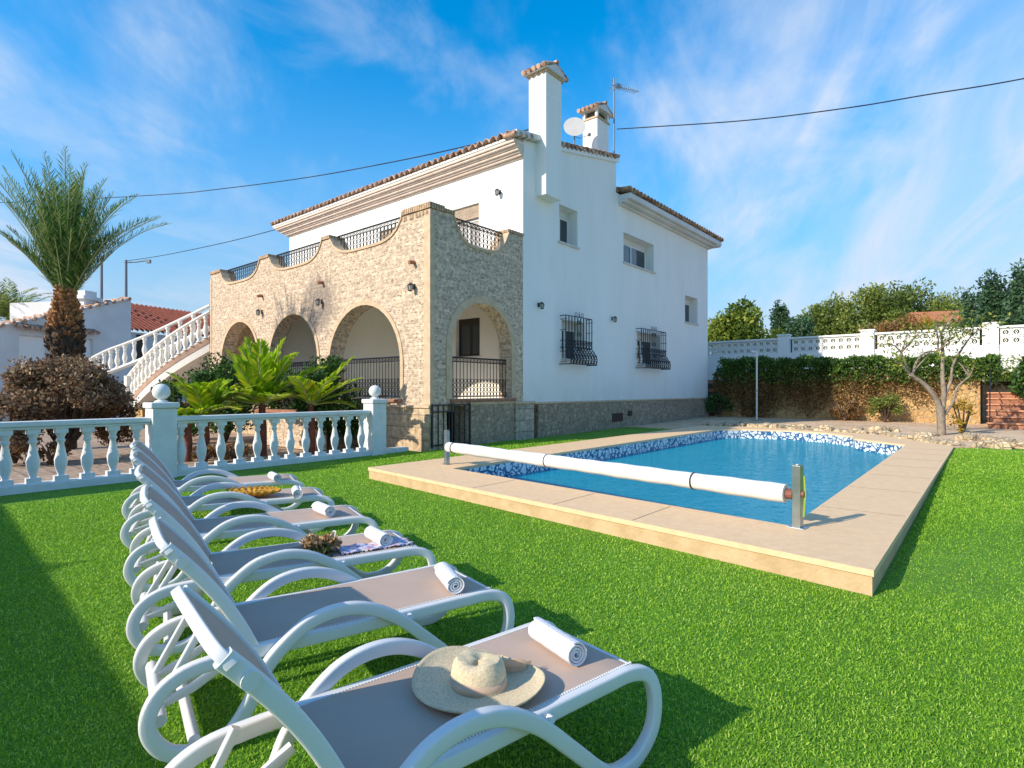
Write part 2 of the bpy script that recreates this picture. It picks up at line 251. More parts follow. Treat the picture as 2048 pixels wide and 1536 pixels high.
# ------------------------------------------------------------------ mesh helpers
COL = S.collection
def tag(o, label=None, cat=None, group=None, kind=None):
    if label: o['label'] = label
    if cat: o['category'] = cat
    if group: o['group'] = group
    if kind: o['kind'] = kind
    return o
def empty(name, loc=(0, 0, 0), rz=0, label=None, cat=None, group=None):
    o = bpy.data.objects.new(name, None); COL.objects.link(o); o.location = loc; o.rotation_euler = (0, 0, rz); o.empty_display_size = .2
    return tag(o, label, cat, group)
class MB:
    def __init__(s): s.v = []; s.f = []; s.mi = []
    def add(s, vs, fs, mi=0):
        n = len(s.v); s.v += [tuple(v) for v in vs]; s.f += [tuple(i + n for i in f) for f in fs]; s.mi += [mi] * len(fs); return s
    def box(s, x0, x1, y0, y1, z0, z1, mi=0):
        v = [(x, y, z) for x in (x0, x1) for y in (y0, y1) for z in (z0, z1)]
        return s.add(v, [(0, 1, 3, 2), (4, 6, 7, 5), (0, 4, 5, 1), (2, 3, 7, 6), (0, 2, 6, 4), (1, 5, 7, 3)], mi)
    def tube(s, pts, r, n=8, mi=0, cap=True, closed=False):
        pts = [Vector(p) for p in pts]; rs = r if isinstance(r, (list, tuple)) else [r] * len(pts); base = len(s.v); K = len(pts)
        up = None
        for i, p in enumerate(pts):
            a = pts[(i - 1) % K] if (i or closed) else p; b = pts[(i + 1) % K] if (i < K - 1 or closed) else p
            d = (b - a); d = d.normalized() if d.length > 1e-9 else Vector((0, 0, 1))
            if up is None: up = Vector((0, 0, 1)) if abs(d.z) < .9 else Vector((1, 0, 0))
            x = d.cross(up); x = x.normalized() if x.length > 1e-6 else Vector((1, 0, 0)); y = x.cross(d).normalized(); up = y
            for k in range(n):
                t = 2 * math.pi * k / n; q = p + (x * math.cos(t) + y * math.sin(t)) * rs[i]; s.v.append(tuple(q))
        for i in range(K if closed else K - 1):
            j = (i + 1) % K
            for k in range(n):
                k2 = (k + 1) % n; s.f.append((base + i * n + k, base + i * n + k2, base + j * n + k2, base + j * n + k)); s.mi.append(mi)
        if cap and not closed:
            s.f.append(tuple(base + k for k in range(n))[::-1]); s.f.append(tuple(base + (K - 1) * n + k for k in range(n))); s.mi += [mi, mi]
        return s
    def lathe(s, prof, c=(0, 0, 0), n=16, mi=0, sx=1, sy=1):
        base = len(s.v)
        for r, z in prof:
            for k in range(n):
                t = 2 * math.pi * k / n; s.v.append((c[0] + r * math.cos(t) * sx, c[1] + r * math.sin(t) * sy, c[2] + z))
        for i in range(len(prof) - 1):
            for k in range(n):
                k2 = (k + 1) % n; s.f.append((base + i * n + k, base + i * n + k2, base + (i + 1) * n + k2, base + (i + 1) * n + k)); s.mi.append(mi)
        s.f.append(tuple(base + k for k in range(n))[::-1]); s.f.append(tuple(base + (len(prof) - 1) * n + k for k in range(n))); s.mi += [mi, mi]
        return s
    def plate(s, outline, holes, fn0, fn1, mi=0, mi_edge=None):      # a flat wall with openings, fn0/fn1 map (a,b) to its two faces
        me = mi if mi_edge is None else mi_edge
        loops = [outline] + list(holes); P = []; E = []
        for lp in loops:
            n = len(P); P += [Vector(p) for p in lp]; E += [(n + i, n + (i + 1) % len(lp)) for i in range(len(lp))]
        ov, oe, of, *_ = delaunay_2d_cdt(P, E, [], 0, 1e-6)
        def inside(p, lp):
            c = False; j = len(lp) - 1
            for i in range(len(lp)):
                if (lp[i][1] > p[1]) != (lp[j][1] > p[1]) and p[0] < (lp[j][0] - lp[i][0]) * (p[1] - lp[i][1]) / (lp[j][1] - lp[i][1]) + lp[i][0]: c = not c
                j = i
            return c
        tri = []
        for f in of:
            c = sum((ov[i] for i in f), Vector((0, 0))) / len(f)
            if inside(c, outline) and not any(inside(c, h) for h in holes): tri.append(f)
        s.add([fn0(*v) for v in ov], tri, mi); s.add([fn1(*v) for v in ov], [tuple(f)[::-1] for f in tri], mi)
        for lp in loops:
            n = len(lp); s.add([fn0(*p) for p in lp] + [fn1(*p) for p in lp], [(i, (i + 1) % n, n + (i + 1) % n, n + i) for i in range(n)], me)
        return s
    def sweep(s, pts, sec, side, mi=0, closed=False):      # section (a,b): a along in-plane normal, b along the fixed side vector
        pts = [Vector(p) for p in pts]; side = Vector(side); base = len(s.v); K = len(pts); n = len(sec)
        for i, p in enumerate(pts):
            a = pts[(i - 1) % K] if (i or closed) else p; b = pts[(i + 1) % K] if (i < K - 1 or closed) else p
            d = (b - a).normalized(); nn = side.cross(d).normalized()
            for (u, w) in sec: s.v.append(tuple(p + nn * u + side * w))
        for i in range(K if closed else K - 1):
            j = (i + 1) % K
            for k in range(n):
                k2 = (k + 1) % n; s.f.append((base + i * n + k, base + i * n + k2, base + j * n + k2, base + j * n + k)); s.mi.append(mi)
        if not closed:
            s.f.append(tuple(base + k for k in range(n))[::-1]); s.f.append(tuple(base + (K - 1) * n + k for k in range(n))); s.mi += [mi, mi]
        return s
    def build(s, name, mats, parent=None, smooth=False, bevel=0, loc=None):
        me = bpy.data.meshes.new(name); me.from_pydata(s.v, [], s.f)
        for m in (mats if isinstance(mats, (list, tuple)) else [mats]): me.materials.append(M[m] if isinstance(m, str) else m)
        me.polygons.foreach_set('material_index', s.mi)
        bm = bmesh.new(); bm.from_mesh(me); bmesh.ops.recalc_face_normals(bm, faces=bm.faces)
        bm.to_mesh(me); bm.free()
        if smooth:
            me.polygons.foreach_set('use_smooth', [True] * len(me.polygons))
            try: me.set_sharp_from_angle(angle=R(smooth if smooth is not True else 40))
            except Exception: pass
        o = bpy.data.objects.new(name, me); COL.objects.link(o)
        if parent: o.parent = parent
        if loc: o.location = loc
        if bevel:
            b = o.modifiers.new('b', 'BEVEL'); b.width = bevel; b.segments = 2; b.limit_method = 'ANGLE'
        return o
def smooth(pts, k=6, closed=False):      # Catmull-Rom through 2D/3D points
    P = [Vector(p) for p in pts]; out = []; n = len(P); rng = range(n if closed else n - 1)
    for i in rng:
        p0 = P[(i - 1) % n] if (i or closed) else P[0]; p1 = P[i]; p2 = P[(i + 1) % n]; p3 = P[(i + 2) % n] if (i + 2 < n or closed) else P[-1]
        for j in range(k):
            t = j / k; out.append(.5 * ((2 * p1) + (p2 - p0) * t + (2 * p0 - 5 * p1 + 4 * p2 - p3) * t * t + (3 * p1 - p0 - 3 * p2 + p3) * t ** 3))
    if not closed: out.append(P[-1])
    return out
def copy_tree(o, parent=None):
    c = o.copy(); COL.objects.link(c)
    if parent: c.parent = parent
    for ch in list(o.children): copy_tree(ch, c)
    return c
def quads(name, V, m, parent=None, rndv=None, smooth=False):      # V: (n,4,3) leaves as quads
    V = np.asarray(V, dtype=np.float32); n = len(V); me = bpy.data.meshes.new(name)
    me.vertices.add(n * 4); me.vertices.foreach_set('co', V.reshape(-1))
    me.loops.add(n * 4); me.loops.foreach_set('vertex_index', np.arange(n * 4, dtype=np.int32))
    me.polygons.add(n); me.polygons.foreach_set('loop_start', np.arange(0, n * 4, 4, dtype=np.int32)); 
    me.update(calc_edges=True)
    at_ = me.attributes.new('rnd', 'FLOAT', 'POINT'); r = nr.rand(n) if rndv is None else rndv; at_.data.foreach_set('value', np.repeat(r, 4).astype(np.float32))
    me.materials.append(M[m] if isinstance(m, str) else m)
    o = bpy.data.objects.new(name, me); COL.objects.link(o)
    if parent: o.parent = parent
    return o
def leafquads(P, size, aspect=.5, up=.3, tilt=None):      # diamond leaves at points P
    n = len(P); d = nr.normal(size=(n, 3)); d[:, 2] += up; d /= np.linalg.norm(d, axis=1)[:, None]
    e = nr.normal(size=(n, 3)); e = np.cross(d, e); e /= np.linalg.norm(e, axis=1)[:, None] + 1e-9
    s = (size * (.6 + .8 * nr.rand(n)))[:, None]; w = s * aspect * .5
    return np.stack([P, P + d * s * .5 + e * w, P + d * s, P + d * s * .5 - e * w], 1)
def blobpts(n, c, r, clumps=14, spread=.38, bottom=-.7, shell=.55):
    c = np.array(c, float); r = np.array(r, float)
    k = nr.normal(size=(clumps, 3)); k /= np.linalg.norm(k, axis=1)[:, None]; k[:, 2] = np.clip(k[:, 2], bottom, 1); k *= (shell + (1 - shell) * nr.rand(clumps) ** .5)[:, None] * .8
    i = nr.randint(0, clumps, n); g = nr.normal(size=(n, 3)); g /= np.linalg.norm(g, axis=1)[:, None]; g *= (spread * (.45 + .55 * nr.rand(clumps))[i] * nr.rand(n) ** .4)[:, None]
    return c + (k[i] + g) * r
def quad_tree(root, name, P, size, m, aspect=.5, cl=None, up=.3):
    rv = None if cl is None else np.clip(.5 * cl + .6 * nr.rand(len(P)) - .05, 0, 1)
    return quads(name, leafquads(P, size, aspect, up), m, root, rv)

# ================================================================== SETTING: ground, lawn, pool
def lawn_z(x, y): return 0.13 * min(1, max(0, (y - 5) / 8.0))
g = MB(); g.add([(-900, -60, -.12), (900, -60, -.12), (900, 1200, -.12), (-900, 1200, -.12)], [(0, 1, 2, 3)])
tag(g.build('ground', 'earth'), kind='structure')
PO = [(-.597, 4.498), (-7.45, 5.345), (-7.45, 18.9), (-5.6, 19.3), (-2.4, 18.2), (-.587, 15.4)]      # outer edge of the coping
PI = [(-1.36, 5.50), (-6.36, 6.12), (-6.36, 17.3), (-5.85, 17.9), (-4.65, 18.25), (-3.5, 17.9), (-2.75, 17.1), (-2.58, 16.3), (-1.42, 15.2)]   # inner edge: the pool itself
# lawn sheet with a hole for the pool, gently rising away
lw = MB(); xs = np.linspace(-9.85, 30, 60); ys = np.concatenate([np.linspace(-14, 4, 14), np.linspace(4.6, 16.3, 24)])
def lawn_sheet():
    out = [(-9.83, -14), (34, -14), (34, 16.9), (.2, 16.35), (-.598, 15.42), (-.61, 4.512), (-7.44, 5.357), (-7.44, 17.2), (-9.4, 17.2), (-9.4, 8.1), (-9.83, 8.1)]
    grid = []
    P = [Vector(p) for p in out]; E = [(i, (i + 1) % len(out)) for i in range(len(out))]
    
    for x in np.linspace(-9, 33, 22):
        for y in np.linspace(-13, 16.5, 30): P.append(Vector((x + .01, y)))
    ov, oe, of, *_ = delaunay_2d_cdt(P, E, [], 0, 1e-5)
    def ins(p, lp):
        c = False; j = len(lp) - 1
        for i in range(len(lp)):
            if (lp[i][1] > p[1]) != (lp[j][1] > p[1]) and p[0] < (lp[j][0] - lp[i][0]) * (p[1] - lp[i][1]) / (lp[j][1] - lp[i][1]) + lp[i][0]: c = not c
            j = i
        return c
    tr = []
    for f in of:
        c = sum((ov[i] for i in f), Vector((0, 0))) / len(f)
        if ins(c, out): tr.append(f)
    m = MB(); m.add([(v[0], v[1], lawn_z(v[0], v[1])) for v in ov], tr); return m.build('lawn', 'lawn', smooth=True)
tag(lawn_sheet(), kind='structure')
def grass_blades():
    N0 = 900000
    d = .5 + 14 * nr.rand(N0 * 2) ** 1.45; u = nr.rand(N0 * 2) * 3700 - 900
    cx = (u - 1024) / F * d; X = cx * cs - d * sn; Y = cx * sn + d * cs
    # even density falling with distance
    ok = (X > -9.8) & (Y < 15.7)
    # outside the coping
    yn = 5.34 + (X + 7.43) / (6.83) * (-.84)
    inp = (X > -7.46) & (X < -.58) & (Y > yn - .01)
    strip = (X < -7.46) & (X > -9.38)
    ok &= ~inp & ~((X < -9.38) & (Y > 8.1))
    X, Y, d = X[ok][:N0], Y[ok][:N0], d[ok][:N0]; n = len(X)
    Z = .13 * np.clip((Y - 5) / 8, 0, 1) - .002
    h = (.010 + .010 * nr.rand(n)) * (1 + d * .05); w = .0013 + .00068 * d
    a = nr.rand(n) * 6.283; t = nr.rand(n) ** .6 * 1.25; b = nr.rand(n) * 6.283
    P = np.stack([X, Y, Z], 1); side = np.stack([np.cos(a), np.sin(a), 0 * a], 1) * w[:, None]
    tip = np.stack([np.cos(b) * np.sin(t) * h, np.sin(b) * np.sin(t) * h, np.cos(t) * h], 1)
    mid = tip * .6; mid[:, 2] = tip[:, 2] * .75
    V = np.stack([P - side, P + side, P + mid + side * .8, P + tip], 1)
    lf = .5 + .5 * np.sin(X * .9 + 1.3 * np.sin(Y * .7)) * np.sin(Y * 1.1 + X * .3); o = quads('turf_grass', V, 'blade', None, np.clip(nr.rand(n) * .88 + .14 * lf, 0, 1)); tag(o, 'short bright green artificial grass blades covering the garden lawn', 'grass', kind='stuff')
grass_blades()

def deck():
    Z0, Z1 = .0, .18
    m = MB(); m.plate(PO, [PI], lambda a, b: (a, b, Z1), lambda a, b: (a, b, Z1 - .045))
    m.build('coping_top', 'coping', root_pool, bevel=.006)
    s = MB(); ins = .012
    def inset(p): return (p[0] - ins if p[0] > -4 else p[0] + ins, p[1] + ins if p[1] < 10 else p[1] - ins)
    s.plate([inset(p) for p in PO], [[(x + (.02 if x > -4 else -.02), y + (.02 if y > 11 else -.02)) for x, y in PI]], lambda a, b: (a, b, Z1 - .0455), lambda a, b: (a, b, -.13))
    s.build('coping_side', 'copside', root_pool)
    # thin joints cut across the coping
    for (x0, x1, y0, y1) in [(a[0] - .003, a[0] + .004, a[1] + .02, b[1] - .02) for (a, b) in (((-4.9, 5.04), (-4.8, 5.90)), ((-3.55, 4.87), (-3.44, 5.74)), ((-2.55, 4.75), (-2.44, 5.62)))] + [(-1.34, -.62, y, y + .007) for y in (6.6, 8.2, 9.6, 10.9, 12.1, 13.2, 14.3)]:
        j = MB(); j.box(x0, x1, y0, y1, Z1 + .0005, Z1 + .0025); j.build('coping_joint', M['jointm'], root_pool)
M['jointm'] = mat('joint_grout', (.30, .22, .15), rough=.9)
root_pool = empty('swimming_pool', (0, 0, 0), 0, 'raised sandstone edged swimming pool full of turquoise water with a band of blue patterned tiles', 'swimming pool')
deck()
def basinmat():
    m = bpy.data.materials.new('pool_mosaic'); m.use_nodes = True; t = m.node_tree; b = t.nodes['Principled BSDF']; L = t.links.new
    tc = N(t, 'ShaderNodeTexCoord'); v = N(t, 'ShaderNodeTexNoise'); v.inputs['Scale'].default_value = 3; L(tc.outputs['Object'], v.inputs[0])
    mx = N(t, 'ShaderNodeMixRGB'); L(v.outputs[0], mx.inputs[0]); mx.inputs[1].default_value = (.0, .30, .62, 1); mx.inputs[2].default_value = (.01, .42, .72, 1); L(mx.outputs[0], b.inputs['Base Color']); b.inputs['Roughness'].default_value = .5
    return m
M['basin'] = basinmat()
def bandmat():
    m = bpy.data.materials.new('waterline_tiles'); m.use_nodes = True; t = m.node_tree; b = t.nodes['Principled BSDF']; L = t.links.new
    tc = N(t, 'ShaderNodeTexCoord'); sp = N(t, 'ShaderNodeSeparateXYZ'); L(tc.outputs['Object'], sp.inputs[0])
    ad = N(t, 'ShaderNodeAttribute'); ad.attribute_name = 'along'
    cb = N(t, 'ShaderNodeCombineXYZ'); L(ad.outputs['Fac'], cb.inputs[0]); L(sp.outputs[2], cb.inputs[1])
    vo = N(t, 'ShaderNodeTexVoronoi', feature='DISTANCE_TO_EDGE'); vo.inputs['Scale'].default_value = 6.5; L(cb.outputs[0], vo.inputs[0])
    lt = N(t, 'ShaderNodeMath', operation='LESS_THAN'); L(vo.outputs[0], lt.inputs[0]); lt.inputs[1].default_value = .075
    n2 = N(t, 'ShaderNodeTexNoise'); n2.inputs['Scale'].default_value = 14; L(cb.outputs[0], n2.inputs[0]); g2 = N(t, 'ShaderNodeMath', operation='GREATER_THAN'); L(n2.outputs[0], g2.inputs[0]); g2.inputs[1].default_value = .57
    mu = N(t, 'ShaderNodeMath', operation='MAXIMUM'); L(lt.outputs[0], mu.inputs[0]); L(g2.outputs[0], mu.inputs[1])
    mx = N(t, 'ShaderNodeMixRGB'); L(mu.outputs[0], mx.inputs[0]); mx.inputs[1].default_value = (.74, .80, .82, 1); mx.inputs[2].default_value = (.04, .12, .26, 1); L(mx.outputs[0], b.inputs['Base Color']); b.inputs['Roughness'].default_value = .2
    return m
M['band'] = bandmat()
def basin():
    WZ = -.10; m = MB(); n = len(PI); r = MB()
    for i in range(n):
        a, b = PI[i], PI[(i + 1) % n]
        m.add([(a[0], a[1], -.16), (b[0], b[1], -.16), (b[0], b[1], -1.25), (a[0], a[1], -1.25)], [(0, 1, 2, 3)])
        r.add([(a[0], a[1], .134), (b[0], b[1], .134), (b[0], b[1], -.16), (a[0], a[1], -.16)], [(0, 1, 2, 3)])
    m.add([(x, y, -1.25) for x, y in PI], [tuple(range(n))]); m.build('basin', 'basin', root_pool)
    o = r.build('tile_band', 'band', root_pool); a_ = o.data.attributes.new('along', 'FLOAT', 'POINT'); acc = 0; vals = []
    for i in range(n):
        a, b = PI[i], PI[(i + 1) % n]; L_ = math.hypot(b[0] - a[0], b[1] - a[1]); vals += [acc, acc + L_, acc + L_, acc]; acc += L_
    a_.data.foreach_set('value', vals)
    s = MB(); s.box(-2.575, -1.45, 14.0, 16.2, -1.249, -.16); s.box(-2.575, -1.45, 15.6, 16.2, -.159, -.13); s.build('step', M['stepw'], root_pool)
    w = MB(); xs = np.linspace(-6.5, -1.2, 2)
    P2 = [(x, y) for x, y in PI]
    w.add([(x, y, WZ) for x, y in P2], [tuple(range(n))])
    o = w.build('water', M['water'], None)
    tag(o, kind='structure')
M['stepw'] = mat('step_white', (.35, .62, .72), (.30, .58, .70), 5, .5)
def watermat():
    m = bpy.data.materials.new('pool_water'); m.use_nodes = True; t = m.node_tree; t.nodes.clear(); L = t.links.new
    out = N(t, 'ShaderNodeOutputMaterial'); tr = N(t, 'ShaderNodeBsdfTransparent'); tr.inputs[0].default_value = (.35, .90, .97, 1)
    df = N(t, 'ShaderNodeBsdfDiffuse'); df.inputs[0].default_value = (.0, .40, .62, 1)
    gl = N(t, 'ShaderNodeBsdfGlossy'); gl.inputs['Roughness'].default_value = .03; gl.inputs[0].default_value = (.9, .95, 1, 1)
    tc = N(t, 'ShaderNodeTexCoord'); n1 = N(t, 'ShaderNodeTexNoise'); n1.inputs['Scale'].default_value = 5; n1.inputs['Detail'].default_value = 4; n1.inputs['Distortion'].default_value = .8; L(tc.outputs['Object'], n1.inputs[0])
    bp = N(t, 'ShaderNodeBump'); bp.inputs['Strength'].default_value = .5; bp.inputs['Distance'].default_value = .1; L(n1.outputs[0], bp.inputs['Height']); L(bp.outputs[0], gl.inputs['Normal'])
    fr = N(t, 'ShaderNodeFresnel'); fr.inputs[0].default_value = 1.33; L(bp.outputs[0], fr.inputs['Normal'])
    fm = N(t, 'ShaderNodeMath', operation='MULTIPLY'); L(fr.outputs[0], fm.inputs[0]); fm.inputs[1].default_value = .22
    m1 = N(t, 'ShaderNodeMixShader'); m1.inputs[0].default_value = .55; L(tr.outputs[0], m1.inputs[1]); L(df.outputs[0], m1.inputs[2])
    m2 = N(t, 'ShaderNodeMixShader'); L(fm.outputs[0], m2.inputs[0]); L(m1.outputs[0], m2.inputs[1]); L(gl.outputs[0], m2.inputs[2]); L(m2.outputs[0], out.inputs[0])
    return m
M['water'] = watermat()
basin()
# paved terrace beyond the pool and garden paving left of the balustrade
t_ = MB(); t_.plate([(-22, 17.21), (-7.45, 17.21), (-7.45, 18.9), (-5.6, 19.3), (-2.4, 18.2), (-.587, 15.43), (.2, 16.36), (34, 16.9), (34, 27), (-22, 32)], [], lambda a, b: (a, b, .155 + max(0, b - 20) * .012), lambda a, b: (a, b, .05 + max(0, b - 20) * .012))
tag(t_.build('terrace', 'crazy'), kind='structure')
t_ = MB(); t_.add([(-60, -30, -.02), (-10.0, -30, -.02), (-10.0, 8.6, -.02), (-21, 8.6, -.02), (-60, 8.6, -.02)], [(0, 1, 2, 3, 4)])
tag(t_.build('patio', 'paving'), kind='structure')
# rough stones edging the pool and the lawn
def stones():
    m = MB(); g_ = random.Random(3)
    def stone(x, y, z, s):
        n = 7; r0 = [s * g_.uniform(.7, 1.2) for _ in range(n)]; h = s * g_.uniform(.35, .8); a0 = g_.random() * 6
        v = [(x + r0[k] * math.cos(a0 + k * 6.283 / n) * q, y + r0[k] * math.sin(a0 + k * 6.283 / n) * q, z + zz) for q, zz in ((1, -.05), (1.02, h * .7), (.72, h)) for k in range(n)]
        f = [(i * n + k, i * n + (k + 1) % n, (i + 1) * n + (k + 1) % n, (i + 1) * n + k) for i in (0, 1) for k in range(n)] + [tuple(2 * n + k for k in range(n))]
        m.add(v, f)
    def line(pts, step, s, w):
        for (a, b) in zip(pts[:-1], pts[1:]):
            L_ = math.hypot(b[0] - a[0], b[1] - a[1]); k = max(1, int(L_ / step))
            for i in range(k):
                t = (i + g_.random() * .6) / k; stone(a[0] + (b[0] - a[0]) * t + g_.uniform(-w, w), a[1] + (b[1] - a[1]) * t + g_.uniform(-w, w), .15, s * g_.uniform(.6, 1.3))
    line([(-7.45, 19.2), (-5.6, 19.6), (-2.4, 18.5), (-.5, 15.9), (.2, 16.5), (8, 16.9)], .17, .17, .24)
    line([(-7.2, 20.0), (-5.2, 20.5), (-2.0, 19.6), (.3, 17.5), (8, 17.7)], .24, .19, .38)
    return m.build('edging_stones', 'rock', smooth=30)
tag(stones(), 'rough pale stones edging the pool and the far end of the lawn', 'stones', kind='stuff')
# low hills on the horizon
h_ = MB(); hv = []; 
for i in range(41):
    a = R(78 + i * 1.0); d0 = 1100; z = 10 + 42 * math.exp(-((i - 18) / 7.0) ** 2) + 5 * math.sin(i * 1.3)
    hv += [(-d0 * math.sin(a), d0 * math.cos(a), -5), (-d0 * 1.05 * math.sin(a), d0 * 1.05 * math.cos(a), max(z, 3)), (-d0 * 1.5 * math.sin(a), d0 * 1.5 * math.cos(a), -5)]
hf = []
for i in range(40): hf += [(3 * i, 3 * i + 3, 3 * i + 4, 3 * i + 1), (3 * i + 1, 3 * i + 4, 3 * i + 5, 3 * i + 2)]
h_.add(hv, hf); tag(h_.build('hills', 'hills', smooth=True), kind='structure')

# ================================================================== HOUSE
HX, PY, FY, BY, LX = -9.43, 8.40, 11.65, 24.47, -21.46      # side wall, porch front, facade, back, left wall
house = empty('villa', (0, 0, 0), 0, 'two storey white villa with a pale brick arcaded porch and balcony beside the pool', 'house')
def rect(a0, a1, b0, b1): return [(a0, b0), (a1, b0), (a1, b1), (a0, b1)]
def arch(a0, a1, b0, top, n=18):
    r = (a1 - a0) / 2; c = (a0 + a1) / 2; zc = top - r
    return [(a1, b0)] + [(c + r * math.cos(math.pi * k / n), zc + r * math.sin(math.pi * k / n)) for k in range(n + 1)] + [(a0, b0)]
WIN = [(13.29, 14.24, 5.62, 6.72), (17.02, 19.27, 5.67, 6.70), (22.06, 23.34, 4.12, 5.22), (13.42, 14.62, 2.25, 3.42), (18.0, 19.75, 2.27, 3.42)]
m = MB()
side_out = [(FY, 1.0), (BY, 1.0), (BY, 7.78), (16.52, 7.90), (16.52, 8.96), (FY, 7.98)]
m.plate(side_out, [rect(*w) for w in WIN], lambda a, b: (HX, a, b), lambda a, b: (HX - .42, a, b))
m.build('side_wall', 'plaster', house)
m = MB()
DOORS = [(-12.10, -11.03, 4.2, 6.68), (-15.6, -14.2, 4.2, 6.68), (-19.4, -18.0, 4.2, 6.68)]
GW = [(-11.95, -11.0, 2.35, 3.45), (-16.4, -15.3, 1.15, 3.3), (-19.3, -18.2, 2.2, 3.4)]
m.plate([(LX, 0), (HX - .422, 0), (HX - .422, 7.90), (LX, 7.90)], [rect(a, b, c + (.004 if c == 4.2 else 0), d) for a, b, c, d in DOORS + GW], lambda a, b: (a, FY, b), lambda a, b: (a, FY + .30, b))
m.build('front_wall', 'plaster', house)
m = MB(); m.box(LX, LX + .3, FY + .302, BY, 0, 7.8); m.box(LX + .302, HX - .422, BY - .3, BY - .002, 0, 7.8); m.box(LX + .3, HX - .422, 16.3, 16.5, 7.6, 8.93); m.build('rear_wall', 'plaster2', house)
m = MB(); m.box(LX + .31, HX - .33, FY + .32, BY - .31, 4.0, 4.2); m.box(LX + .31, HX - .33, FY + .32, BY - .31, 1.0, 1.1); m.box(LX + .31, HX - .33, FY + .32, BY - .31, 7.3, 7.35); m.box(-12.9, -12.7, FY + .33, BY - .33, 1.1, 7.3); m.box(HX - 3.0, HX - 2.9, FY + .33, BY - .33, 1.1, 7.3); m.build('floor_slab', 'interior', house)
# stone plinth, pier and ledges
m = MB(); m.box(HX - .30, HX + .035, FY + .62, BY + .03, -.1, 1.0); m.build('stone_plinth', 'rubble', house)
m = MB(); m.box(HX - .3, HX + .06, FY - .36, FY + .40, -.1, 1.02); m.build('plinth_pier', brickmat('ashlar', (.52, .44, .34), (.42, .36, .28), (.26, .22, .17), .42, .30, .012, .5), house)
m = MB(); m.box(HX - .2, HX + .055, FY + .42, BY + .05, 1.004, 1.055); m.box(HX - .2, HX + .09, FY - .40, FY + .44, 1.024, 1.085); m.build('ledge', 'trim', house, bevel=.01)
# side windows: frame, pane, sill, lintel box
def window(a0, a1, b0, b1, box=True, split=True, dark=False, parent=None):
    x = HX - .33; fr = MB(); t = .055
    zt_ = b1 - (.2 if box else 0)
    fr.box(x - .05, x, a0 + .002, a0 + t, b0 + .03, zt_); fr.box(x - .05, x, a1 - t, a1 - .002, b0 + .03, zt_); fr.box(x - .05, x, a0 + t, a1 - t, b0 + .03, b0 + .03 + t); fr.box(x - .05, x, a0 + t, a1 - t, zt_ - t, zt_)
    if split: c = (a0 + a1) / 2; fr.box(x - .045, x + .005, c - .03, c + .03, b0 + .03 + t, zt_ - t)
    f = fr.build('window', 'frame' if not dark else 'brown', parent or house)
    p = MB(); p.box(x - .034, x - .022, a0 + t, a1 - t, b0 + .03 + t, zt_ - t); p.build('pane', 'glass', f)
    s = MB(); s.box(HX - .32, HX + .05, a0 - .06, a1 + .06, b0 - .03, b0 + .03); s.build('sill', 'marble', f, bevel=.006)
    if box:
        k = MB(); k.box(x - .08, x + .02, a0 + .003, a1 - .003, zt_ + .002, b1 - .002); k.build('shutter_box', 'plaster2', f)
    return f
for i, w in enumerate(WIN): window(*w)
# wrought iron window grilles bulging out
def ring(m, c, r, th, axis, n=10):
    pts = []
    for k in range(n):
        t = 2 * math.pi * k / n; u, v = r * math.cos(t), r * math.sin(t)
        pts.append((c[0], c[1] + u, c[2] + v) if axis == 'x' else (c[0] + u, c[1], c[2] + v))
    m.tube(pts, th, 5, closed=True)
def grille(a0, a1, b0, b1):
    m = MB(); x = HX + .20; a0 -= .08; a1 += .10; b0 -= .12; b1 += .10; xb = x + .16; zb = b0 + .48
    for z in (b1, zb):
        m.tube([(HX, a0, z), (x, a0, z), (x, a1, z), (HX, a1, z)], .013, 5)
    m.tube([(HX, a0 - .03, b0), (xb, a0 - .03, b0), (xb, a1 + .03, b0), (HX, a1 + .03, b0)], .015, 5)
    n = max(5, int((a1 - a0) / .15))
    for i in range(n + 1):
        a = a0 + (a1 - a0) * i / n
        m.tube([(x, a, b1), (x, a, zb), (x + .09, a, zb - .12), (xb + .03, a, b0 + .16), (xb, a, b0)], .015, 5)
        if i < n:
            for (zz, xx, rr) in ((zb + .07, x, .055), (zb + .18, x, .045), (zb - .11, x + .08, .06), (b0 + .23, xb + .02, .065), (b0 + .08, xb + .01, .055)): ring(m, (xx, a + (a1 - a0) / n / 2, zz), rr, .012, 'x', 8)
    c = (a0 + a1) / 2
    for dz in (.25, .55, .8):
        for da in (-.05, .05): ring(m, (x, c + da, b0 + dz * (b1 - b0) + .12), .055, .013, 'x', 8)
    m.tube([(x, c, b1), (x, c, b1 + .16)], [.022, .004], 6)
    for da in (-.16, .16): ring(m, (x, c + da, b1 + .07), .06, .008, 'x', 8)
    for s_ in (a0, a1):
        for z in np.linspace(b0 + .06, b1 - .1, 5): m.tube([(HX, s_, z), (x + .03, s_, z)], .009, 5)
    return m.build('window_grille', 'iron', house)
grille(*WIN[3]); grille(*WIN[4])

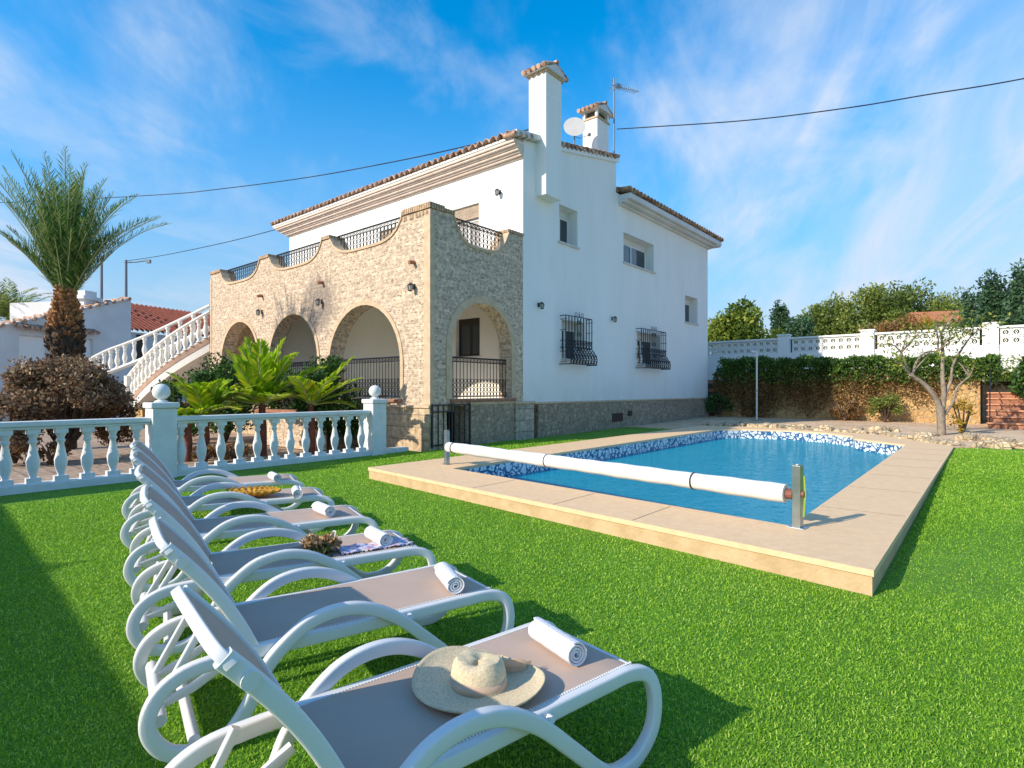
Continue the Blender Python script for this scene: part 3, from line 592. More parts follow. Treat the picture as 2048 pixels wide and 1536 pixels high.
# ---- porch: two brick walls with arches and scalloped parapet
def scallop(a0, a1, ztop, zlow, n=16): return [(a0 + (a1 - a0) * k / n, ztop if k in (0, n) else zlow + (ztop - zlow - .04) * abs(2 * k / n - 1) ** 4.5) for k in range(n + 1)]
PX1 = -20.85; TOP = 5.40
piers = [(-9.43, -10.38), (-13.37, -13.76), (-16.67, -17.26), (-20.04, -20.85)]
DIPS = [(-13.37, -10.38), (-16.67, -13.76), (-20.04, -17.26)]
out = [(HX, -.1), (HX, TOP)]
for (a0, a1) in DIPS: out += scallop(a0, a1, TOP, 4.88)[::-1]
out += [(PX1, TOP), (PX1, -.1)]
ARC = [(-13.41, -10.44, 1.18, 3.50), (-16.66, -13.97, 1.18, 3.56), (-19.96, -17.36, 1.18, 3.60)]
m = MB(); m.plate(out[::-1], [arch(*a) for a in ARC], lambda a, b: (a, PY, b), lambda a, b: (a, PY + .42, b)); m.build('porch_front', 'porch', house)
so_ = [(PY + .422, -.1), (PY + .422, TOP + .02), (9.1, TOP + .02)] + [(9.1 + (11.06 - 9.1) * k / 14, 4.76 + .66 * abs(2 * k / 14 - 1) ** 4.0) for k in range(1, 14)] + [(11.06, TOP + .03), (FY - .002, TOP + .03), (FY - .002, -.1)]
SARC = (9.05, 11.18, 1.18, 3.50)
m = MB(); m.plate(so_, [arch(*SARC), [(PY + .50, .13), (9.57, .13), (9.57, 1.02), (PY + .50, 1.02)]], lambda a, b: (HX, a, b), lambda a, b: (HX - .42, a, b)); m.build('porch_side', 'porch', house)
m = MB(); m.box(PX1, PX1 + .4, PY + .422, FY - .002, -.1, 4.0); m.box(PX1, PX1 + .3, PY + .422, FY - .002, 4.002, 4.9); m.build('porch_end', 'porch', house)
# rubble base panel under the side arch with ledge
m = MB(); m.box(HX + .002, HX + .03, 9.62, 11.25, -.1, 1.04); m.build('base_panel', 'rubble', house)
# smooth stone surround of each arch, corner strips
def surround(a0, a1, b0, top, fn, w=.16, pr_=.022):
    o = arch(a0 - w, a1 + w, b0 - .002, top + w, 20); i = arch(a0 + .004, a1 - .004, b0 - .0021, top - .004, 20)
    m = MB(); n = len(o); V = [fn(x, z, 0) for x, z in o] + [fn(x, z, 0) for x, z in i] + [fn(x, z, pr_) for x, z in o] + [fn(x, z, pr_) for x, z in i]
    Fs = []
    for k in range(n - 1): Fs += [(2 * n + k, 2 * n + k + 1, 3 * n + k + 1, 3 * n + k), (k, k + 1, 2 * n + k + 1, 2 * n + k), (n + k, n + k + 1, 3 * n + k + 1, 3 * n + k)]
    Fs += [(0, n, 3 * n, 2 * n), (n - 1, 2 * n - 1, 4 * n - 1, 3 * n - 1)]
    m.add(V, Fs); return m.build('arch_surround', 'trim', house)
for a in ARC: surround(*a, lambda x, z, p: (x, PY - p - .001, z), w=.10)
surround(*SARC, lambda x, z, p: (HX + p + .001, x, z), w=.17)
for x0, x1 in ((HX - .19, HX + .018), (PX1 - .015, PX1 + .10)): m = MB(); m.box(x0, x1, PY - .018, PY + .12, 1.06, TOP - .12); m.build('corner_strip', 'trim', house, bevel=.008)
# brick caps following the scallops and pier tops
m = MB()
def capline(pts, fn, fn2):
    for (p, q) in zip(pts[:-1], pts[1:]):
        dx, dz = q[0] - p[0], q[1] - p[1]; L_ = math.hypot(dx, dz); nx, nz = -dz / L_, dx / L_
        if nz < 0 or (abs(nz) < 1e-6): nx, nz = -nx, -nz
        V = []
        for (a, b) in ((p[0], p[1]), (q[0], q[1]), (q[0] + nx * .0, q[1] + .065), (p[0] + nx * .0, p[1] + .065)): V.append((a, b))
        m.add([fn(*v) for v in V] + [fn2(*v) for v in V], [(0, 1, 2, 3), (4, 7, 6, 5), (0, 4, 5, 1), (1, 5, 6, 2), (2, 6, 7, 3), (3, 7, 4, 0)])
for (a0, a1) in DIPS: capline(scallop(a0 + .012, a1 - .012, TOP - .05, 4.882), lambda a, b: (a, PY - .03, b), lambda a, b: (a, PY + .45, b)); m.build('parapet_cap', 'trim', house); m = MB()
capline([(9.11 + (11.05 - 9.11) * k / 14, 4.762 + .60 * abs(2 * k / 14 - 1) ** 4.0) for k in range(0, 15)], lambda a, b: (HX + .03, a, b), lambda a, b: (HX - .45, a, b))
m.build('parapet_cap', 'trim', house)
m = MB()
for i, (a, b) in enumerate(piers):
    x0, x1 = min(a, b), max(a, b)
    if i == 0: x1 += .03
    m = MB(); m.box(x0 - .03, x1, PY - .035, PY + .46, TOP + .002, TOP + .10); m.box(x0 - .01, x1 - .02, PY - .012, PY + .44, TOP + .102, TOP + .15) if i == 0 else None
    m.build('pier_cap', 'capb', house, bevel=.008)
m = MB()
m.box(HX - .45, HX + .035, PY + .462, 9.13, TOP + .022, TOP + .10); m.box(HX - .45, HX + .035, 11.03, FY - .01, TOP + .032, TOP + .11)
m.build('pier_cap', 'capb', house, bevel=.008)
# little brick corbels under each pier cap, as dentils
m = MB()
for k in range(4): m.box(-10.36 + .24 * k, -10.24 + .24 * k, PY - .02, PY - .001, TOP - .13, TOP - .03)
m.build('dentil', 'capb', house)
# porch floor, balcony floor, porch ceiling
m = MB(); m.box(PX1 + .41, HX - .43, PY + .43, FY - .01, .9, 1.10); m.box(PX1 + .41, HX - .43, PY + .43, FY - .01, 4.0, 4.18); m.build('porch_slab', 'cream', house)
m = MB(); m.box(HX - .46, HX + .07, 9.0, 11.3, 1.105, 1.175); [m.box(a[0] - .05, a[1] + .05, PY - .06, PY + .46, 1.105, 1.175) for a in ARC]; m.build('arch_sill', 'terracotta', house, bevel=.01)
m = MB(); m.box(HX - .2, HX + .045, 9.62, 11.27, 1.042, 1.10); m.build('porch_ledge', 'trim', house)
# dividing wall inside the porch behind the second arch
for x in (-13.95, -17.3): m = MB(); m.box(x, x + .25, PY + .43, FY - .01, 1.11, 3.995); m.build('inner_wall', 'cream', house)
m = MB(); m.box(PX1 + .42, -9.87, FY - .012, FY - .002, 1.102, 2.34); m.box(PX1 + .42, -11.96, FY - .012, FY - .002, 2.3402, 3.99); m.box(-10.99, -9.87, FY - .012, FY - .002, 2.3402, 3.99); m.box(-11.959, -10.991, FY - .012, FY - .002, 3.46, 3.99); m.build('porch_lining', 'cream', house)
# porch window, facade doors
m = MB(); x0, x1, z0, z1 = GW[0]; y = FY + .12
m.box(x0, x1, y, y + .05, z0, z0 + .06); m.box(x0, x1, y, y + .05, z1 - .2, z1 - .14); m.box(x0, x0 + .05, y, y + .05, z0 + .06, z1 - .2); m.box(x1 - .05, x1, y, y + .05, z0 + .06, z1 - .2); m.box(-11.50, -11.44, y, y + .045, z0 + .06, z1 - .2); m.box(x0, x1, y, y + .05, z1 - .139, z1)
f = m.build('window', 'brown', house); m = MB(); m.box(x0 + .05, x1 - .05, y + .02, y + .03, z0 + .06, z1 - .2); m.build('pane', 'glass', f); m = MB(); m.box(x0 - .05, x1 + .05, FY - .05, FY + .11, z0 - .05, z0); m.build('sill', 'marble', f)
for (x0, x1, z0, z1) in DOORS:
    m = MB(); y = FY + .14
    m.box(x0, x1, y, y + .05, z0 + .01, z0 + .1); m.box(x0, x0 + .06, y, y + .05, z0 + .1, z1 - .45); m.box(x1 - .06, x1, y, y + .05, z0 + .1, z1 - .45); m.box(x0, x1, y, y + .05, z1 - .449, z1 - .38); c = (x0 + x1) / 2; m.box(c - .04, c + .04, y, y + .045, z0 + .1, z1 - .45)
    f = m.build('balcony_door', 'frame', house); m = MB(); m.box(x0 + .06, x1 - .06, y + .02, y + .03, z0 + .1, z1 - .45); m.build('pane', 'shutter', f)
    m = MB()
    for k in range(9): m.box(x0 + .01, x1 - .01, FY + .06 + .004 * (k % 2), FY + .10, z1 - .38 + .042 * k, z1 - .38 + .042 * k + .038)
    m.build('roller_shutter', 'rollerb', f)
for (x0, x1, z0, z1) in GW[1:]:
    m = MB(); y = FY + .14; m.box(x0, x1, y, y + .05, z0, z0 + .06); m.box(x0, x1, y, y + .05, z1 - .06, z1); m.box(x0, x0 + .06, y, y + .05, z0, z1); m.box(x1 - .06, x1, y, y + .05, z0, z1); f = m.build('window', 'brown', house)
    m = MB(); m.box(x0 + .06, x1 - .06, y + .02, y + .03, z0 + .06, z1 - .06); m.build('pane', 'glass', f)
# ironwork railings
def iron_rail(name, axis, c, a0, a1, z0, z1, low=.5, sp=.115):
    m = MB(); P = (lambda a, z: (a, c, z)) if axis == 'y' else (lambda a, z: (c, a, z)); ax = 'y' if axis == 'y' else 'x'
    zm = z0 + (z1 - z0) * low
    m.tube([P(a0, z1), P(a1, z1)], .02, 6); m.tube([P(a0, z1 - .10), P(a1, z1 - .10)], .012, 5); m.tube([P(a0, z0 + .05), P(a1, z0 + .05)], .014, 5)
    n = max(3, int(abs(a1 - a0) / sp))
    for i in range(n + 1):
        a = a0 + (a1 - a0) * i / n; m.tube([P(a, z0), P(a, z1)], .0095, 5)
        if i < n:
            b = a + (a1 - a0) / n / 2
            zz = z0 + .11
            while zz < zm: ring(m, P(b, zz), abs(a1 - a0) / n * .40, .0075, ax, 7); zz += abs(a1 - a0) / n * .9
            ring(m, P(b, z1 - .05), .035, .007, ax, 6)
    return m.build(name, 'iron', house)
for (a0, a1, b0, tp) in ARC: iron_rail('arch_railing', 'y', PY + .2, a0, a1, 1.18, 2.18)
iron_rail('arch_railing', 'x', HX - .2, SARC[0], SARC[1], 1.18, 2.16)
for (a0, a1) in DIPS: iron_rail('balcony_railing', 'y', PY + .24, a0, a1, 4.86, 5.50 if a0 < -20 else 5.50, .95, .14)
iron_rail('balcony_railing', 'x', HX - .22, 9.1, 11.06, 4.74, 5.44, .95, .14)
# iron gate into the cellar under the porch
m = MB(); 
for k in range(8): m.tube([(HX + .04, PY + .04 + k * .165, .12), (HX + .04, PY + .04 + k * .165, 1.06)], .016, 5)
for z in (.16, .9, 1.05): m.box(HX + .03, HX + .05, PY + .02, PY + 1.22, z - .015, z + .015)
m.box(HX + .025, HX + .055, PY + .0, PY + .04, .1, 1.08); m.box(HX + .025, HX + .055, PY + .60, PY + .64, .1, 1.08); m.box(HX + .025, HX + .055, PY + 1.19, PY + 1.23, .1, 1.08)
m.build('cellar_gate', 'iron', house)
# front steps below the first arch are hidden by shrubs: a low stone base course
m = MB(); m.box(PX1 - .02, HX + .02, PY - .04, PY - .002, -.1, .98); m.build('base_course', brickmat('base_stone', (.60, .46, .30), (.52, .38, .24), (.36, .28, .2), .5, .28, .012, .5), house)
m = MB(); m.box(PX1 - .02, HX + .03, PY - .075, PY - .003, .985, 1.045); m.build('string_course', 'trim', house, bevel=.01)

# ---- roofs
def barrel(m, xa, xb, fn, pitch=.25, amp=.075, rows=1):       # corrugated tiles, ridges run along the second parameter
    n = int((xb - xa) / pitch * 8)
    for j in range(rows):
        base = len(m.v)
        for i in range(n + 1):
            a = xa + (xb - xa) * i / n; ph = (i % 8) / 8 * 2 * math.pi; h = amp * (abs(math.cos(ph / 2)) ** .7) * 1.9 - amp * .6
            off = .018 * ((j + 0) % 2) + rnd.uniform(-.006, .006)
            m.v.append(fn(a, j / rows, h + .022)); m.v.append(fn(a, (j + 1) / rows + .0, h - .004 + off * 0))
        for i in range(n): m.f.append((base + 2 * i, base + 2 * i + 2, base + 2 * i + 3, base + 2 * i + 1)); m.mi.append(0)
sl = (8.96 - 7.98) / (16.52 - FY)
def front_roof(a, t, h):
    y = FY - .52 + t * (16.66 - FY + .52); return (a, y, 8.02 + (y - FY) * sl + h + .06)
m = MB(); barrel(m, LX - .6, HX + .08, front_roof, rows=16)
rf = m.build('roof', 'tile', house, smooth=60); so2 = rf.modifiers.new('s', 'SOLIDIFY'); so2.thickness = .018; so2.offset = -1
# boards under the tiles: front slope
m = MB(); z_ = lambda y: 8.0 + (y - FY) * sl
m.add([(LX - .5, FY - .46, z_(FY - .46) - .03), (HX - .01, FY - .46, z_(FY - .46) - .03), (HX - .01, 16.6, z_(16.6) - .03), (LX - .5, 16.6, z_(16.6) - .03), (LX - .5, FY - .46, z_(FY - .46) + .035), (HX - .01, FY - .46, z_(FY - .46) + .035), (HX - .01, 16.6, z_(16.6) + .035), (LX - .5, 16.6, z_(16.6) + .035)], [(0, 1, 2, 3), (4, 7, 6, 5), (0, 4, 5, 1), (1, 5, 6, 2), (2, 6, 7, 3), (3, 7, 4, 0)])
m.build('roof_deck', 'plaster2', rf)
# stepped cornice of the sunny facade
m = MB()
for k, (o_, z0, z1) in enumerate([(.05, 7.50, 7.545), (.13, 7.547, 7.60), (.19, 7.602, 7.645), (.26, 7.647, 7.70), (.31, 7.702, 7.745), (.39, 7.747, 7.80), (.44, 7.802, 7.90)]): m.box(LX - o_, HX + .03 + .004 * k, FY - o_, FY - .003, z0, z1)
m.build('cornice', 'cornice', house, bevel=.012)
# verge along the side wall: white band plus a row of tiles
m = MB(); 
def prism_y(y0, z0, y1, z1, x0, x1, t): m.add([(x, y, z) for x in (x0, x1) for (y, z) in ((y0, z0), (y1, z1), (y1, z1 + t), (y0, z0 + t))], [(0, 1, 2, 3), (4, 7, 6, 5), (0, 4, 5, 1), (1, 5, 6, 2), (2, 6, 7, 3), (3, 7, 4, 0)])
prism_y(FY - .44, 7.93, 12.9, z_(12.9) - .02, HX + .002, HX + .16, .16)
m.build('verge', 'plaster2', house, bevel=.015)
m = MB(); prism_y(12.905, z_(12.9) - .10, 16.60, z_(16.6) - .10, HX + .002, HX + .06, .13); m.build('verge_band', 'plaster', house)
m = MB(); b0 = []
for i in range(24):
    y = FY - .5 + i * .225
    if 11.95 < y < 12.95: continue
    x1_ = HX + (.17 if y < 12.2 else .1)
    m.tube([(HX - .22, y, z_(y) + .075), (x1_, y, z_(y) + .055)], [.075, .07], 8)
m.build('verge_tile', 'tile', house, smooth=50)
# lower roof at the back: eave along the side wall
def back_roof(a, t, h):
    x = HX + .50 - t * 6.6; return (x, a, 7.90 + (HX + .5 - x) * .17 + h)
m = MB(); barrel(m, 16.62, BY + .62, back_roof, rows=14)
rb = m.build('rear_roof', 'tile', house, smooth=60); s2 = rb.modifiers.new('s', 'SOLIDIFY'); s2.thickness = .018; s2.offset = -1
def back_roof2(a, t, h):
    x = LX - .5 + t * 6.6; return (x, a, 7.90 + (x - LX + .5) * .17 + h)
m = MB(); barrel(m, 16.62, BY + .62, back_roof2, rows=14); rb2 = m.build('rear_roof', 'tile', house, smooth=60)
m = MB()
for k, (o_, z0, z1) in enumerate([(.44, 7.68, 7.86)]): m.box(HX - .1, HX + o_, 16.70, BY + o_ + .05, z0, z1)
m.box(HX - .1, HX + .30, 16.68, BY + .3, 7.60, 7.678); m.box(HX - .1, HX + .12, 16.68, BY + .1, 7.52, 7.598); m.build('eave', 'plaster2', house, bevel=.02)
m = MB(); m.box(LX - .42, HX + .4, BY + .0, BY + .45, 7.63, 7.84); m.box(LX - .42, LX + .0, 16.7, BY - .01, 7.63, 7.84); m.build('eave', 'plaster2', house)
# chimneys
def chimney(x0, x1, y0, y1, z0, z1, open_top=False, capz=.5):
    m = MB(); m.box(x0, x1, y0, y1, z0, z1)
    c = m.build('chimney', 'plaster', house, bevel=.012)
    o_ = .10; k = MB(); k.box(x0 - .03, x1 + .03, y0 - .03, y1 + .03, z1 + .002, z1 + .06)
    g_ = MB()
    if open_top:
        for (a, b) in ((x0, y0), (x1 - .09, y0), (x0, y1 - .09), (x1 - .09, y1 - .09)): g_.box(a, a + .09, b, b + .09, z1 + .062, z1 + .30)
        g_.build('cap_post', 'plaster', c); zc = z1 + .302
        q = MB(); q.box(x0 + .1, x1 - .1, y0 + .1, y1 - .1, z1 + .061, z1 + .27); q.build('flue', 'interior', c)
    else: zc = z1 + .062
    k.build('chimney_band', 'trim', c)
    # little gabled tile roof, ridge along x ... slopes towards -y and +y
    r = MB(); ym = (y0 + y1) / 2; xa, xb = x0 - o_, x1 + o_
    r.add([(xa, y0 - .12, zc), (xb, y0 - .12, zc), (xb, y1 + .12, zc), (xa, y1 + .12, zc), (xa, ym, zc + .24), (xb, ym, zc + .24)], [(0, 1, 5, 4), (2, 3, 4, 5), (0, 4, 3), (1, 2, 5), (0, 3, 2, 1)])
    cp = r.build('chimney_cap', 'plaster2', c)
    tt = MB(); n = 5
    for i in range(n):
        x = xa + .05 + (xb - xa - .1) * i / (n - 1)
        for s_, ye in ((-1, y0 - .19), (1, y1 + .19)): tt.tube([(x, ym, zc + .27), (x, ye, zc + .03)], [.05, .068], 7)
    tt.tube([(xa - .03, ym, zc + .29), (xb + .03, ym, zc + .29)], .06, 8)
    tt.build('cap_tile', 'tile', cp, smooth=50)
    return c
chimney(-9.68, -9.09, 12.21, 12.93, 6.64, 9.93)
chimney(-10.55, -9.98, 16.25, 17.0, 8.4, 10.45, True)
# wall lanterns (hang on the walls)
def lantern(x, y, z, axis, label, grp):
    r = empty('wall_lantern', (x, y, z), 0 if axis == 'x' else R(-90), label, 'wall lamp', grp); r.scale = (.82, .82, .82)
    m = MB(); m.box(0, .02, -.045, .045, -.06, .08); m.tube([(.02, 0, .05), (.10, 0, .10), (.15, 0, .09)], .009, 6); m.build('bracket', 'iron', r)
    m = MB(); m.lathe([(.035, -.14), (.06, -.12), (.06, -.115), (.035, -.135)], (.15, 0, 0), 6); m.lathe([(.09, .02), (.085, .03), (.03, .085), (.012, .09)], (.15, 0, 0), 6)
    for k in range(6): t = k * math.pi / 3; m.tube([(.15 + .058 * math.cos(t), .058 * math.sin(t), -.12), (.15 + .085 * math.cos(t), .085 * math.sin(t), .02)], .006, 4)
    m.build('cage', 'iron', r)
    m = MB(); m.lathe([(.05, -.115), (.075, .018)], (.15, 0, 0), 6); m.build('lamp_glass', 'lampg', r)
    return r
M['lampg'] = glass('lamp_glass_m', (.35, .36, .34), .2)
G = 'wrought iron lanterns on the villa walls'
lantern(HX, 12.32, 3.70, 'x', 'black lantern on the shaded white wall beside the brick porch', G)
lantern(HX, 16.26, 3.70, 'x', 'black lantern on the shaded white wall between the two grilled windows', G)
lantern(-9.96, PY, 3.72, 'y', 'black lantern on the brick corner pier right of the widest arch', G)
lantern(-13.77, PY, 3.76, 'y', 'black lantern on the stained brickwork between the two nearer arches', G)
lantern(-17.13, PY, 3.78, 'y', 'black lantern on the brickwork between the two farthest arches', G)
lantern(-10.24, FY, 6.78, 'y', 'black lantern high on the sunlit white wall above the balcony', G)
# dark damp stain on the bricks next to the middle lantern is in the wall; small projecting roof spouts above the lanterns
m = MB()
for x in (-9.96, -13.72, -17.1): m.tube([(x, PY + .02, 4.28), (x, PY - .16, 4.25)], .045, 7)
m.build('water_spout', 'terracotta', house)
# vent on the plinth
m = MB(); m.box(HX + .036, HX + .06, 17.25, 17.5, .5, .68); m.box(HX + .036, HX + .055, 16.2, 16.9, .35, .62); m.build('vent', 'brown', house)
# satellite dish, antenna
r = empty('satellite_dish', (-10.35, 15.45, 8.75), R(60), 'round pale satellite dish on the roof between the two chimneys', 'satellite dish')
m = MB(); pr_ = []
for i in range(7):
    q = i / 6; pr_.append((.36 * q + .001, .09 * q * q))
m.lathe(pr_, (0, 0, 0), 24); d_ = m.build('dish', 'dish', r, smooth=True); d_.location = (0, 0, 1.15); d_.rotation_euler = (R(-74), 0, R(158)); d_.modifiers.new('s', 'SOLIDIFY').thickness = .012
m = MB(); m.tube([(0, 0, -.3), (0, 0, 1.1)], .022, 8); m.tube([(0, 0, .9), (.1, -.16, .78), (.34, -.35, .84)], .012, 6); m.box(.31, .39, -.40, -.32, .81, .89); m.build('mount', 'galv', r)
r = empty('tv_antenna', (-9.66, 16.8, 8.9), R(-28), 'tall mast with a television aerial at the roof edge right of the open chimney', 'antenna')
m = MB(); m.tube([(0, 0, -1.0), (0, 0, 2.95)], .024, 8); m.build('mast', 'galv', r)
m = MB(); m.tube([(0, -.1, 2.72), (.05, .95, 2.66)], .012, 5)
for k in range(11):
    y = .02 + k * .085; w = .20 - .008 * k; m.tube([(-w, y, 2.72 - k * .005), (w, y, 2.72 - k * .005)], .013, 4); m.tube([(0, y, 2.66), (0, y, 2.80)], .011, 4)
m.tube([(-.18, -.05, 2.55), (-.02, -.05, 2.92), (.0, -.05, 2.55)], .007, 4); m.tube([(.18, -.05, 2.92), (0, -.05, 2.55)], .007, 4); m.box(-.04, .04, .1, .22, 2.66, 2.80)
m.build('aerial', 'steel', r)

# ================================================================== OUTDOOR STAIRCASE
BALP = [(.045, 0), (.06, .02), (.045, .05), (.03, .09), (.055, .22), (.062, .32), (.045, .42), (.028, .56), (.045, .60), (.03, .64), (.05, .70), (.055, .74), (.055, .78)]
def staircase():
    r = empty('outdoor_staircase', (-24, 6.9, 0), 0, 'curved white outdoor staircase with baluster railings climbing to the balcony', 'staircase')
    A = Vector((-21.05, 8.45)); B = Vector((-24.0, 6.9)); dv = (B - A); nrm = Vector((dv.y, -dv.x)).normalized()
    if nrm.y < 0: nrm = -nrm
    O = Vector((24, -6.9))
    def P(t, off, z):      # t 0 top .. 1 bottom, gently curved
        q = A + dv * t + nrm * off + nrm * (.35 * math.sin(math.pi * t) * -1) ; return (q.x + 24, q.y - 6.9, z)
    n = 15; m = MB()
    zf = lambda t: 3.20 - (3.20 - 1.06) * t
    for i in range(n):
        t0, t1 = i / n, (i + 1) / n; zt0 = zf(t0)
        V = [P(t0, .05, zt0), P(t1, .05, zt0), P(t1, 1.3, zt0), P(t0, 1.3, zt0), P(t0, .05, zf(t0) - .42), P(t1, .05, zf(t1) - .42), P(t1, 1.3, zf(t1) - .42), P(t0, 1.3, zf(t0) - .42)]
        m.add(V, [(0, 1, 2, 3), (4, 7, 6, 5), (0, 4, 5, 1), (2, 6, 7, 3), (1, 5, 6, 2), (0, 3, 7, 4)])
    m.build('stair_flight', 'plaster', r)
    m = MB()
    for i in range(n):
        t0, t1 = i / n, (i + 1) / n
        for o0, o1, dz0, dz1 in ((-.02, .048, .06, .14), (-.02, .046, -.44, -.16)):
            V = [P(t, o, zf(t) + dz) for t in (t0, t1) for o in (o0, o1) for dz in (dz0, dz1)]
            m.add(V, [(0, 1, 3, 2), (4, 6, 7, 5), (0, 4, 5, 1), (2, 3, 7, 6), (0, 2, 6, 4), (1, 5, 7, 3)])
    m.build('stringer', 'cream', r)
    m = MB()
    for i in range(n):
        t0, t1 = i / n, (i + 1) / n; V = [P(t, o, zf(t) + dz) for t in (t0, t1) for o in (-.035, .047) for dz in (-.158, .058)]
        m.add(V, [(0, 1, 3, 2), (4, 6, 7, 5), (0, 4, 5, 1), (2, 3, 7, 6), (0, 2, 6, 4), (1, 5, 7, 3)])
    m.build('tile_skirting', 'skirt', r)
    m = MB(); m.box(*[-.25, .1, -.2, .12], -.2, 1.35); m.box(-.22, .07, -.17, .09, 1.352, 1.9); m.build('newel_post', 'cream', r, bevel=.01)
    pts = [P(t, 0, zf(t) + .94) for t in np.linspace(0, 1, 20)] + [(-.10, -.06, 1.86), (-.16, -.12, 1.62), (-.17, -.12, 1.30), (-.17, -.12, .4)]
    m = MB(); m.tube(pts, .068, 8); m.build('handrail', 'cream', r, smooth=40)
    FR = [(*at(u, d), zt(v, d)) for u, v, d in ((165, 728, 22.0), (185, 716, 22.1), (215, 701, 22.2), (250, 688, 22.3), (300, 668, 22.3), (360, 640, 22.2), (420, 611, 22.0))]
    FR = smooth([(x + 24, y - 6.9, z) for x, y, z in FR], 5); m = MB(); m.tube(FR, .062, 8); m.build('handrail', 'cream', r, smooth=40)
    m = MB()
    for a_, b_ in zip(FR[:-1], FR[1:]): m.tube([Vector(a_) - Vector((0, 0, .88)), Vector(b_) - Vector((0, 0, .88))], .09, 6)
    m.build('stringer', 'cream', r)
    b = MB(); b.lathe([(rr * 1.5, z) for rr, z in BALP], n=10); proto = None
    spots = [P((k + .6) / 15, 0, zf((k + .6) / 15) + .08) for k in range(15)] + [tuple(Vector(p) - Vector((0, 0, .84))) for p in FR[1:-2:2]]
    for p in spots:
        if proto is None: proto = b.build('baluster', 'cream', r, smooth=50); proto.location = p
        else: c = proto.copy(); COL.objects.link(c); c.location = p
    b = MB(); b.box(-1.0, .3, .4, 2.4, -.2, .9); b.build('stair_base', 'golden', r)
staircase()

# ================================================================== BALUSTRADE
def balustrade():
    X = -9.85
    r = empty('garden_balustrade', (X, 0, 0), 0, 'long white painted concrete balustrade between the lawn and the patio', 'balustrade')
    m = MB(); m.box(-.13, .12, -3, 8.05, -.1, .14); m.build('plinth', 'balus', r, bevel=.01)
    m = MB()
    for (a, b) in ((-3, 3.07), (3.40, 7.06)): m.box(-.085, .085, a, b, .865, .90); m.box(-.105, .105, a, b, .902, .975)
    m.build('handrail', 'balus', r, bevel=.014)
    proto = None; ysl = [1.406 - .305 * k for k in range(14)][::-1] + [1.69, 1.99, 2.29, 2.60, 2.90] + [3.515 + .308 * k for k in range(12)]
    for y in ysl:
        if proto is None:
            b = MB(); sc_ = .725 / .78; b.lathe([(rr * 1.25, z * sc_) for rr, z in BALP], n=14); b.box(-.075, .075, -.075, .075, -.0, .07); b.box(-.07, .07, -.07, .07, .66, .7255)
            proto = b.build('baluster', 'balus', r, smooth=50); proto.location = (0, y, .1395)
        else: c = proto.copy(); COL.objects.link(c); c.location = (0, y, .1395)
    for y in (3.235, 7.24):
        m = MB(); m.box(-.17, .17, y - .17, y + .17, -.1, 1.11); p = m.build('pillar', 'balus', r, bevel=.012)
        m = MB(); m.box(-.20, .20, y - .20, y + .20, 1.112, 1.20); m.build('pillar_cap', 'balus', p, bevel=.02)
        m = MB(); m.lathe([(.10, 1.202), (.09, 1.22), (.045, 1.245), (.04, 1.26)] + [(.125 * math.sin(t), 1.365 - .125 * math.cos(t)) for t in np.linspace(.5, math.pi - .02, 12)], (0, y, 0), 20); m.build('ball_finial', 'balus', p, smooth=60)
balustrade()

